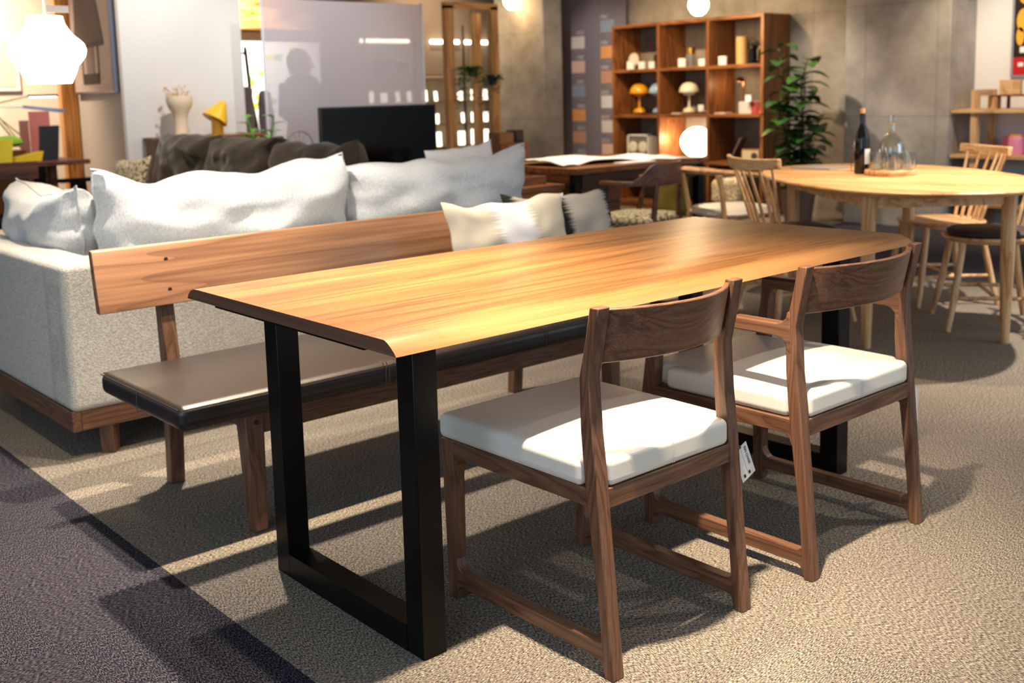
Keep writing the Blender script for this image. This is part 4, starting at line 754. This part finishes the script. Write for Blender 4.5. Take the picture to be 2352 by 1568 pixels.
point('arm_lamp_light', (7.15, 4.62, S2+.27), 1.6, 2700, .02)
t = thing('storage_box', 'white and grey carton in the right middle compartment', 'box', (7.1, 4.44, S2)); MB().box(7.05, 7.25, 4.34, 4.54, S2, S2+.11).build('body', plain('carton', (196, 192, 190), .6), t); MB().box(7.045, 7.05, 4.34, 4.40, S2, S2+.11).build('red_end', plain('carton_red', (160, 60, 60), .6), t)
cube_card(4.40, S2+.1105, 'white price card on top of the carton in the right middle compartment', .06)
t = thing('red_pouch', 'red triangular pouch at the right end of the middle row', 'pouch', (7.1, 4.29, S2)); MB().hexa([(7.05, 4.24, S2), (7.18, 4.24, S2), (7.18, 4.335, S2), (7.05, 4.335, S2)], [(7.10, 4.24, S2+.16), (7.12, 4.24, S2+.16), (7.12, 4.26, S2+.16), (7.10, 4.26, S2+.16)]).build('fabric', plain('red_cloth', (214, 62, 44), .7), t, bevel=.008)
t = thing('plate_stack', 'small stack of white plates in the middle compartment', 'plates', (7.1, 4.96, S2)); MB().lathe([(0, 0), (.05, 0), (.08, .02), (.08, .028), (0, .028)], (7.1, 4.95, S2), 24).build('plates', PAPER, t)
for y0_, y1_, lb in ((5.3, 5.2, 'left of the cream lamp'), (4.78, 4.66, 'in the right middle compartment')): tag(MB().box(7.0, 7.12, min(y0_, y1_), max(y0_, y1_), S2, S2+.012).build('leaflet', plain('pink_paper', (216, 196, 186), .7)), 'thin pinkish leaflet lying on the middle row, '+lb, 'leaflet')
t = thing('speaker', 'white transparent box speaker with two round drivers, bottom left of the bookcase', 'speaker', (7.1, 5.72, S3)); MB().box(7.0, 7.2, 5.60, 5.88, S3, S3+.012).box(7.0, 7.2, 5.60, 5.88, S3+.225, S3+.237).box(7.0, 7.2, 5.60, 5.612, S3, S3+.237).box(7.0, 7.2, 5.868, 5.88, S3, S3+.237).build('frame', PAPER, t)
MB().box(7.01, 7.015, 5.61, 5.87, S3+.01, S3+.228).build('face', plain('speaker_face', (120, 118, 108), .5), t)
for y in (5.675, 5.805): MB().lathe([(0, 0), (.055, 0), (.055, .01), (.04, .014), (0, .008)], (0, 0, 0), 24).xf(Matrix.Translation((7.01, y, S3+.115)) @ Matrix.Rotation(R(-90), 4, 'Y')).build('driver', plain('driver_cream', (226, 222, 204), .5), t)
t = thing('globe_table_lamp', 'large glowing white globe lamp in the lower middle of the bookcase', 'lamp', (7.13, 5.09, S3)); MB().lathe([(0, .02)]+[(.165*math.sin(R(a)), .168-.148*math.cos(R(a))) for a in range(15, 180, 15)]+[(0, .316)], (7.13, 5.09, S3), 32, .9, 1.0).build('globe', plain('globe_white', (255, 240, 214), .4, emit=5.5), t); MB().lathe([(0, 0), (.05, 0), (.05, .022), (0, .022)], (7.13, 5.09, S3), 20).build('base', PAPER, t)
point('globe_table_light', (7.08, 5.30, S3+.2), 5, 2700, .05)
t = thing('tabletop_radio', 'small wooden radio with round dial, lower right of the bookcase', 'radio', (7.1, 4.38, S3)); MB().box(7.0, 7.12, 4.27, 4.47, S3, S3+.12).build('case', RW, t, bevel=.004); MB().box(6.996, 7.0, 4.28, 4.46, S3+.01, S3+.11).build('face', plain('radio_face', (196, 186, 150), .5), t); MB().lathe([(0, 0), (.032, 0), (.032, .008), (0, .01)], (0, 0, 0), 20).xf(Matrix.Translation((6.996, 4.325, S3+.06)) @ Matrix.Rotation(R(-90), 4, 'Y')).build('dial', plain('radio_dial', (66, 62, 52), .4), t)
t = thing('magazine', 'magazine leaning open left of the wooden radio', 'magazine', (7.1, 4.60, S3)); MB().hexa([(7.02, 4.62, S3), (7.20, 4.68, S3), (7.20, 4.69, S3), (7.02, 4.63, S3)], [(7.02, 4.49, S3+.22), (7.20, 4.55, S3+.22), (7.20, 4.56, S3+.22), (7.02, 4.50, S3+.22)]).build('pages', plain('magazine_grey', (120, 112, 104), .5), t)
t = thing('woven_basket', 'cream braided rope bag on the floor before the bookcase', 'bag', (6.4, 4.0, 0)); MB().rbox(6.72, 6.9, 4.30, 4.62, .12, .36, .06, 0, 6, wr=.02, seed=4).build('rope_body', fabric('braid', (150, 130, 96), (232, 216, 184), (40, 40, 90), 1, thr=(.42, .55)), t); MB().box(6.70, 6.92, 4.28, 4.64, 0, .12).build('stand', RW, t)
tag(MB().rbox(6.5, 6.75, 4.85, 5.12, .0, .50, .08, 0, 8, wr=.03, seed=6).build('floor_cushion', plain('olive_cloth', (110, 100, 34), .9)), 'olive green upright cushion under the far end of the desk', 'cushion')

# ------------------------------------------------------------------ leafy plant in the concrete corner
pl = thing('potted_plant', 'tall rubber plant with broad dark leaves in the concrete corner', 'plant', (6.82, 3.74, 0))
MB().lathe([(0, 0), (.11, 0), (.15, .28), (.14, .30), (.12, .26), (0, .26)], (6.82, 3.74, 0), 28).build('pot', plain('brown_pot', (84, 66, 52), .7), pl)
LF = plain('rubber_leaf', (44, 84, 40), .38, coat=.2); LF2 = plain('rubber_leaf_bright', (62, 108, 42), .38, coat=.2); stems = MB(); random.seed(11); nl = 0
for s_ in range(5):
    a = s_*1.3; pts = []; h_ = (1.25, 1.5, 1.05, 1.38, .9)[s_]
    for k in range(7): u = k/6; pts.append(Vector((6.80+math.cos(a)*.12*u+.03*math.sin(k), 3.74+math.sin(a)*.20*u+.02*math.cos(k*2+s_), .24+(h_-.24)*u)))
    stems.tube(pts, [.012-.001*k for k in range(7)], 7)
    for k in range(26):
        u = .12+.88*k/25; i = min(5, int(u*6)); p = pts[i].lerp(pts[i+1], u*6-i); b_ = k*2.4+s_; mb = MB(); leaf(mb, p, (math.cos(b_), math.sin(b_), .35), random.uniform(.17, .25), random.uniform(.065, .085), .5)
        mb.build('leaf', LF if (k+s_) % 3 else LF2, pl); nl += 1
stems.build('stem', plain('plant_stem', (84, 74, 44), .8), pl); random.seed(5)

# ------------------------------------------------------------------ right rack and poster
t = thing('display_rack', 'light oak ladder rack with open shelves against the white wall at right', 'shelf', (7.3, 2.1, 0))
for y in (2.35, 1.2): MB().box(7.12, 7.17, y, y+.05, 0, 1.1).box(7.40, 7.45, y, y+.05, 0, 1.1).build('upright', OZ, t)
MB().box(7.17, 7.40, 2.355, 2.395, 1.05, 1.10).build('top_rung', OX, t)
for z in (.20, .575, .925): MB().box(7.10, 7.47, .9, 2.55, z, z+.028).build('shelf_board', OY, t)
t = thing('footstool', 'miniature dark wooden bench on the upper rack shelf', 'ornament', (7.3, 2.1, .9535)); MB().box(7.18, 7.38, 1.9, 2.28, 1.045, 1.058).build('seat', BR, t)
for x, y in ((7.2, 2.22), (7.36, 2.22), (7.2, 1.95), (7.36, 1.95)): MB().box(x-.01, x+.01, y-.01, y+.01, .9535, 1.045).build('leg', BR, t)
tag(MB().box(7.24, 7.27, 2.08, 2.24, 1.0585, 1.17).build('wooden_block', oak('X')), 'pale square card standing on the miniature bench', 'card'); tag(MB().box(7.24, 7.27, 1.88, 2.0, 1.0585, 1.165).build('wooden_block', oak('X')), 'pale card at the right frame edge on the miniature bench', 'card')
PK_ = plain('pink_box', (240, 120, 168), .5); tag(MB().box(7.28, 7.42, 2.05, 2.22, .6035, .74).build('gift_box', PK_), 'pink gift box on the middle rack shelf', 'box')
t = thing('candle_jar', 'pink glass jar with amber content on the middle rack shelf', 'jar', (7.2, 2.08, .6035)); MB().lathe([(0, 0), (.05, 0), (.06, .03), (.055, .14), (0, .14)], (7.2, 2.08, .6035), 22).build('glass', plain('pink_glass', (240, 150, 180), .1, coat=.5), t); MB().lathe([(0, .141), (.045, .141), (.045, .155), (0, .155)], (7.2, 2.08, .6035), 22).build('lid', plain('amber', (222, 160, 60), .4), t)
for i, y in enumerate((2.31, 2.245)): tag(MB().rbox(7.14, 7.22, y-.025, y+.025, .6035, .66, .012, 0, 4).build('soap_bar', PAPER), 'small white block on the middle rack shelf, %s' % ('near its left end' if i == 0 else 'left of the pink box'), 'block')
tag(MB().box(7.2, 7.38, 1.95, 2.33, .2285, .40).build('storage_crate', plain('black_crate', (20, 22, 26), .6)), 'black crate on the bottom rack shelf', 'crate'); tag(MB().box(7.12, 7.19, 2.02, 2.12, .2285, .40).build('gift_box', plain('teal_box', (22, 92, 96), .5)), 'teal box in front of the black crate on the rack', 'box')
t = thing('poster', 'framed dark poster with gold figures and a red lower band on the white wall', 'poster', (7.49, 1.9, 1.2)); MB().box(7.478, 7.499, 1.55, 2.27, 1.19, 2.3).build('frame', plain('silver_frame', (188, 196, 204), .3, .6), t)
MB().box(7.474, 7.478, 1.57, 2.25, 1.34, 2.28).build('picture', plain('poster_dark', (40, 24, 18), .4), t); MB().box(7.474, 7.478, 1.57, 2.25, 1.205, 1.34).build('red_band', plain('poster_red', (186, 30, 26), .4), t)
GD = plain('poster_gold', (232, 168, 50), .5)
for y, z, a, b_ in ((2.18, 1.62, .05, .09), (2.20, 1.50, .03, .07), (2.15, 1.78, .06, .04), (2.10, 1.58, .04, .10), (2.17, 1.90, .04, .05)): MB().lathe([(0, 0), (1, .0), (1, .002), (0, .002)], (0, 0, 0), 18).xf(Matrix.Translation((7.474, y, z)) @ Matrix.Rotation(R(-90), 4, 'Y') @ Matrix.Diagonal((b_, a, 1, 1))).build('gold_shape', GD, t)
MB().box(7.472, 7.474, 2.05, 2.20, 1.375, 1.42).build('white_block', PAPER, t)
for y in (2.17, 2.10): MB().box(7.472, 7.474, y, y+.04, 1.27, 1.30).build('white_mark', PAPER, t)

# ------------------------------------------------------------------ partition wall: art, console
t = thing('framed_picture', 'large framed print of a dark pendant lamp on the beige wall', 'picture', (1.98, 6.65, 1.25))
MB().box(1.965, 1.999, 6.28, 7.08, 1.25, 2.35).build('frame', plain('grey_frame', (96, 96, 108), .3, .5), t); MB().box(1.961, 1.965, 6.295, 7.065, 1.265, 2.335).build('print', plain('print_ground', (182, 160, 150), .6), t)
DP = plain('print_dark', (78, 62, 62), .7); DG = plain('print_black', (48, 42, 40), .7)
MB().prism([(6.42, 1.64), (7.00, 1.62), (6.90, 2.3), (6.62, 2.3)], 1.957, 1.9605, 'x').build('printed_shade', DP, t)
MB().prism([(6.42, 1.60), (7.00, 1.585), (7.00, 1.62), (6.42, 1.64)], 1.957, 1.9605, 'x').build('printed_rim', DG, t)
for y in (6.53, 6.85): MB().box(1.957, 1.9605, y, y+.018, 1.36, 1.61).build('printed_rod', DG, t)
MB().box(1.958, 1.9607, 6.62, 6.78, 1.40, 1.60).build('printed_tube', plain('print_mid', (140, 118, 112), .7), t); MB().box(1.957, 1.9605, 6.535, 6.865, 1.32, 1.40).build('printed_base', DG, t)
cs = thing('console_cabinet', 'walnut console with open shelf of binders against the white wall', 'cabinet', (2.45, 6.1, 0))
MB().box(2.13, 2.98, 5.90, 6.24, .895, .915).build('top', RW, cs, bevel=.002); MB().box(2.15, 2.175, 5.92, 6.23, .56, .895).build('side', redwalnut('Z'), cs); MB().box(2.55, 2.575, 5.92, 6.23, .56, .895).build('divider', redwalnut('Z'), cs); MB().box(2.15, 2.95, 5.92, 6.23, .54, .56).build('bottom', RW, cs); MB().box(2.16, 2.94, 6.21, 6.23, .56, .895).build('back_panel', plain('dark_apron', (58, 32, 22), .5), cs)
for x in (2.2, 2.88): 
    for y in (5.96, 6.18): MB().tube([(x, y, 0), (x, y, .54)], .014, 8).build('leg', STEEL, cs)
for i in range(6):
    x = 2.18+i*.055; t = thing('binder', 'slim black binder with white spine text in the console, number %s from its left' % ('one', 'two', 'three', 'four', 'five', 'six')[i], 'binder', (x+.025, 6.0, .561), 'black binders in the console'); MB().box(x, x+.048, 5.935, 6.18, .561, .86).build('cover', plain('binder_black', (30, 30, 34), .5), t); MB().box(x+.018, x+.030, 5.932, 5.935, .62, .82).build('spine_strip', plain('spine_grey', (150, 150, 150), .6), t)
t = thing('vase', 'cream sculpted vase with dried flowers on the console', 'vase', (2.36, 6.07, .915)); CR = plain('cream_ceramic', (238, 216, 186), .6)
MB().lathe([(0, 0), (.055, 0), (.048, .05), (.05, .12), (.062, .18), (.09, .22), (.10, .27), (.095, .30), (.075, .30), (.04, .2), (0, .2)], (2.36, 6.07, .915), 24, 1.0, .8).build('body', CR, t); fo = MB()
for i in range(26): a = random.random()*6.28; q = Vector((2.33+.13*random.random()*math.cos(a)-.02, 6.07+.06*math.sin(a), 1.22+.07*random.random())); fo.tube([(2.36, 6.07, 1.18), q], .0015, 4); fo.lathe([(0, -.008), (.010, 0), (0, .008)], q, 6)
fo.build('dried_flowers', plain('dried', (222, 176, 118), .8), t)
t = thing('table_lamp', 'yellow table lamp with upturned cone head on the console', 'lamp', (2.64, 6.07, .915)); YL = plain('lamp_yellow', (242, 186, 40), .35); MB().lathe([(0, 0), (.045, 0), (.045, .13), (0, .13)], (2.65, 6.07, .915), 22).build('base', YL, t)
MB().lathe([(.10, 0), (.085, .04), (.05, .10), (.02, .16), (.0, .165), (.0, .16), (.045, .095), (.08, .035), (.095, 0)], (0, 0, 0), 24).xf(Matrix.Translation((2.62, 6.05, 1.03)) @ Matrix.Rotation(R(32), 4, 'Y')).build('shade', YL, t)
t = thing('potted_plant', 'small bright green leafy plant left of the frosted screen', 'plant', (2.80, 5.6, 0)); MB().lathe([(0, 0), (.10, 0), (.12, .5), (.10, .5), (0, .45)], (2.80, 5.6, 0), 20).build('pot', PAPER, t)
fo = MB()
for s_ in range(7):
    a = s_*.9; tip = Vector((2.80+.2*math.cos(a)-(.12 if s_ == 3 else 0), 5.6+.2*math.sin(a), .80+.12*(s_ % 3))); st = [Vector((2.80, 5.6, .47)), Vector((2.80, 5.6, .47)).lerp(tip, .5)+Vector((0, 0, .05)), tip]; fo.tube(st, .005, 5)
    for k in range(9): q = st[0].lerp(st[2], k/8)+Vector((0, 0, .05*math.sin(k/8*PI))); d = 1 if k % 2 else -1; leaf(fo, q, (math.cos(a+d*1.1), math.sin(a+d*1.1), .5), .11, .03)
fo.build('foliage', plain('bright_leaf', (80, 160, 40), .4), t)

# ------------------------------------------------------------------ lamp shop corner on the left
def pendant(label, x, y, z, s=1.0, glow=5.0):
    t = thing('pendant_lamp', label, 'lamp', (x, y, z), 'pleated white pendant lamps at the top left'); P = []; 
    pr = [(.083, 0), (.090, .014), (.096, .028), (.102, .04), (.106, .052), (.112, .071), (.121, .081), (.130, .091), (.142, .109), (.147, .134), (.140, .157), (.127, .171), (.112, .184), (.099, .196), (.084, .219), (.074, .236), (.070, .25), (.067, .268)]
    mb = MB(); n_ = 72; vs = []
    for r_, z_ in pr:
        for k in range(n_): a = 2*PI*k/n_; q = r_*s*(1+.018*(k % 2)); vs.append((x+q*math.cos(a), y+q*math.sin(a), z+z_*s))
    mb.add(vs, [(i*n_+k, i*n_+(k+1) % n_, (i+1)*n_+(k+1) % n_, (i+1)*n_+k) for i in range(len(pr)-1) for k in range(n_)], False).build('shade', plain('shade_glow', (255, 246, 228), .6, emit=glow), t)
    MB().lathe([(0, 0), (.078*s, 0), (.078*s, .006), (0, .006)], (x, y, z+.001), 24).build('bottom_ring', plain('ring_brown', (120, 96, 70), .6), t); MB().tube([(x, y, z+.26*s), (x, y, 2.9)], .003, 6).build('cord', PAPER, t)
    return t
pendant('glowing pleated white pendant lamp with a paper tag, nearest', .425, 3.0, 1.255); pendant('glowing pleated white pendant lamp behind and left of the nearest one', .20, 3.35, 1.40, 1.15, 6)
tag(MB().box(.385, .47, 2.85, 2.853, 1.528, 1.555).build('price_card', PAPER), 'small white tag tied above the nearest glowing pendant lamp', 'tag')
point('pendant_light', (.425, 2.7, 1.15), 6, 2700, .1)
t = thing('desk', 'dark walnut counter desk with black legs at the left edge', 'desk', (1.2, 6.2, 0)); DKW = wood('counter_walnut', (70, 38, 24), (112, 66, 44), (132, 82, 56), 'X', .4, 1)
MB().box(.5, 1.63, 5.95, 6.7, .765, .795).build('desktop', DKW, t, bevel=.002)
for x in (1.28, .7): MB().box(x, x+.06, 6.0, 6.06, 0, .765).build('leg', STEEL, t); MB().box(x+.12, x+.17, 6.1, 6.15, 0, .765).build('leg', DKW, t)
MB().box(.6, 1.6, 6.6, 6.62, .3, .765).build('back_panel', wood('panel_orange', (120, 66, 26), (172, 104, 48), (196, 126, 64), 'X', .5, 1), t)
t = thing('desk_chair', 'dark wooden chair back with broad top rail at the far left desk', 'chair', (.95, 5.5, 0)); MB().box(.72, 1.10, 5.38, 5.41, .72, .83).build('top_rail', DKW, t, bevel=.006)
for x in (.74, 1.05): MB().tube([(x, 5.42, 0), (x, 5.40, .45), (x, 5.395, .74)], .018, 8).build('leg', DKW, t); MB().tube([(x, 5.85, 0), (x, 5.82, .44)], .018, 8).build('leg', DKW, t)
MB().rbox(.72, 1.08, 5.42, 5.84, .42, .48, .02, .01, 5).build('seat', STEEL, t)
t = thing('desk_chair', 'black wooden armchair with flat arms beside the left counter', 'chair', (1.55, 5.74, 0)); 
MB().box(1.34, 1.62, 5.70, 5.78, .66, .685).build('armrest', STEEL, t); MB().hexa([(1.46, 5.70, 0), (1.54, 5.70, 0), (1.54, 5.78, 0), (1.46, 5.78, 0)], [(1.42, 5.70, .66), (1.50, 5.70, .66), (1.50, 5.78, .66), (1.42, 5.78, .66)]).build('leg', STEEL, t)
t = thing('side_stool', 'low reddish wooden stool with dark legs behind the left sofa cushion', 'stool', (.7, 4.6, 0)); MB().box(.35, .95, 4.4, 4.85, .40, .44).build('seat', wood('stool_wood', (150, 74, 28), (196, 112, 52), (214, 134, 70), 'X', .4), t, bevel=.004)
for x in (.40, .88):
    for y in (4.45, 4.78): MB().box(x-.02, x+.02, y-.02, y+.02, 0, .40).build('leg', DKW, t)
t = thing('picture_frame', 'black tablet-like picture frame leaning on the left counter', 'picture frame', (1.44, 6.15, .7955)); MB().hexa([(1.36, 6.14, .7955), (1.49, 6.17, .7955), (1.485, 6.19, .7955), (1.355, 6.16, .7955)], [(1.40, 6.22, 1.03), (1.54, 6.25, 1.03), (1.535, 6.27, 1.03), (1.395, 6.24, 1.03)]).build('frame', plain('dark_blue_frame', (34, 38, 46), .25), t)
t = thing('basket', 'wire basket with green cushion toys on the left counter', 'basket', (1.24, 6.35, .7955)); MB().lathe([(0, 0), (.09, 0), (.13, .07), (.12, .07), (.085, .01), (0, .01)], (1.22, 6.42, .7955), 22).build('wicker', plain('wicker', (150, 96, 60), .8), t)
tag(MB().lathe([(0, 0), (.06, .005), (.095, .03), (.09, .055), (.05, .08), (0, .085)], (1.24, 6.42, .885), 20).build('soft_toy', plain('lime_plush', (156, 206, 70), .9)), 'lime green rounded soft cushion in the basket', 'cushion'); tag(MB().lathe([(0, 0), (.05, .005), (.07, .03), (.06, .06), (0, .07)], (1.12, 6.34, .87), 20).build('soft_toy', plain('cream_plush', (214, 200, 176), .9)), 'cream rounded soft cushion in the basket', 'cushion')
tag(MB().hexa([(1.16, 6.05, .7955), (1.36, 6.12, .7955), (1.34, 6.18, .7955), (1.14, 6.11, .7955)], [(1.18, 6.06, .83), (1.38, 6.13, .86), (1.36, 6.18, .86), (1.16, 6.11, .83)]).build('folded_cloth', plain('yellow_cloth', (244, 208, 30), .7)), 'yellow folded cloth on the left counter', 'cloth'); tag(MB().hexa([(1.04, 6.0, .7955), (1.13, 6.0, .7955), (1.13, 6.02, .7955), (1.04, 6.02, .7955)], [(1.06, 6.04, .95), (1.16, 6.04, .95), (1.16, 6.06, .95), (1.06, 6.06, .95)]).build('yellow_book', plain('yellow_cover', (250, 220, 40), .6)), 'bright yellow book standing at the left edge of the counter', 'book')
tag(MB().lathe([(0, 0), (.07, 0), (.10, .045), (.098, .05), (.065, .008), (0, .008)], (1.02, 6.22, .7955), 22).build('glass_bowl', plain('bowl_glass', (190, 180, 176), .1, coat=.5)), 'small faceted bowl beside the yellow cloth', 'bowl')
tag(MB().box(1.32, 1.38, 6.4, 6.42, .7955, 1.07).build('brochure', plain('brochure_red', (170, 110, 96), .6)), 'tall reddish brochure standing behind the black frame', 'brochure'); tag(MB().box(1.42, 1.56, 6.5, 6.52, .7955, 1.13).build('sign_card', plain('red_sign', (216, 120, 116), .6)), 'pale sign with a red top on the left counter', 'sign')
for i, (x0_, z0_, x1_, z1_, lb) in enumerate(((1.55, 1.30, 2.02, 1.75, 'white framed print on the warm left wall'), (1.32, 1.30, 1.50, 1.55, 'small round-cornered frame at the left edge of the warm wall'))):
    t = thing('picture_frame', lb, 'picture frame', (x0_, 7.97, z0_)); MB().box(x0_, min(x1_, 1.83), 7.97, 7.995, z0_, z1_).build('frame', PAPER, t); MB().box(x0_+.03, min(x1_, 1.83)-.03, 7.966, 7.97, z0_+.03, z1_-.03).build('print', plain('warm_print', (220, 206, 186), .7), t)
t = thing('desk_lamp', 'chrome balanced-arm desk lamp lit over the left counter', 'lamp', (1.40, 6.6, .7955)); CH = plain('chrome', (160, 160, 160), .2, 1)
MB().lathe([(0, 0), (.07, 0), (.07, .015), (0, .015)], (1.42, 6.6, .7955), 20).build('base', BM, t); MB().tube([(1.42, 6.6, .81), (1.16, 6.6, 1.18)], .006, 8).tube([(1.44, 6.6, .81), (1.19, 6.6, 1.18)], .004, 8).build('lower_arm', CH, t); MB().tube([(1.17, 6.6, 1.18), (1.46, 6.6, 1.24)], .005, 8).build('upper_arm', CH, t)
MB().box(1.46, 1.66, 6.57, 6.63, 1.235, 1.25).build('head', BM, t); MB().box(1.47, 1.65, 6.575, 6.625, 1.230, 1.2345).build('light_strip', plain('cool_strip', (220, 230, 255), .4, emit=6), t)
t = thing('desk_lamp', 'dark blue unlit balanced-arm lamp below the lit one', 'lamp', (1.40, 6.68, .7955)); MB().lathe([(0, 0), (.06, 0), (.06, .015), (0, .015)], (1.56, 6.65, .7955), 20).build('base', BM, t); MB().tube([(1.56, 6.66, .81), (1.18, 6.66, 1.17), (1.44, 6.66, 1.16)], .005, 8).build('arm', CH, t); MB().hexa([(1.44, 6.64, 1.155), (1.72, 6.64, 1.115), (1.72, 6.70, 1.115), (1.44, 6.70, 1.155)], [(1.44, 6.64, 1.175), (1.72, 6.64, 1.14), (1.72, 6.70, 1.14), (1.44, 6.70, 1.175)]).build('head', plain('blue_grey_metal', (110, 130, 156), .4), t)
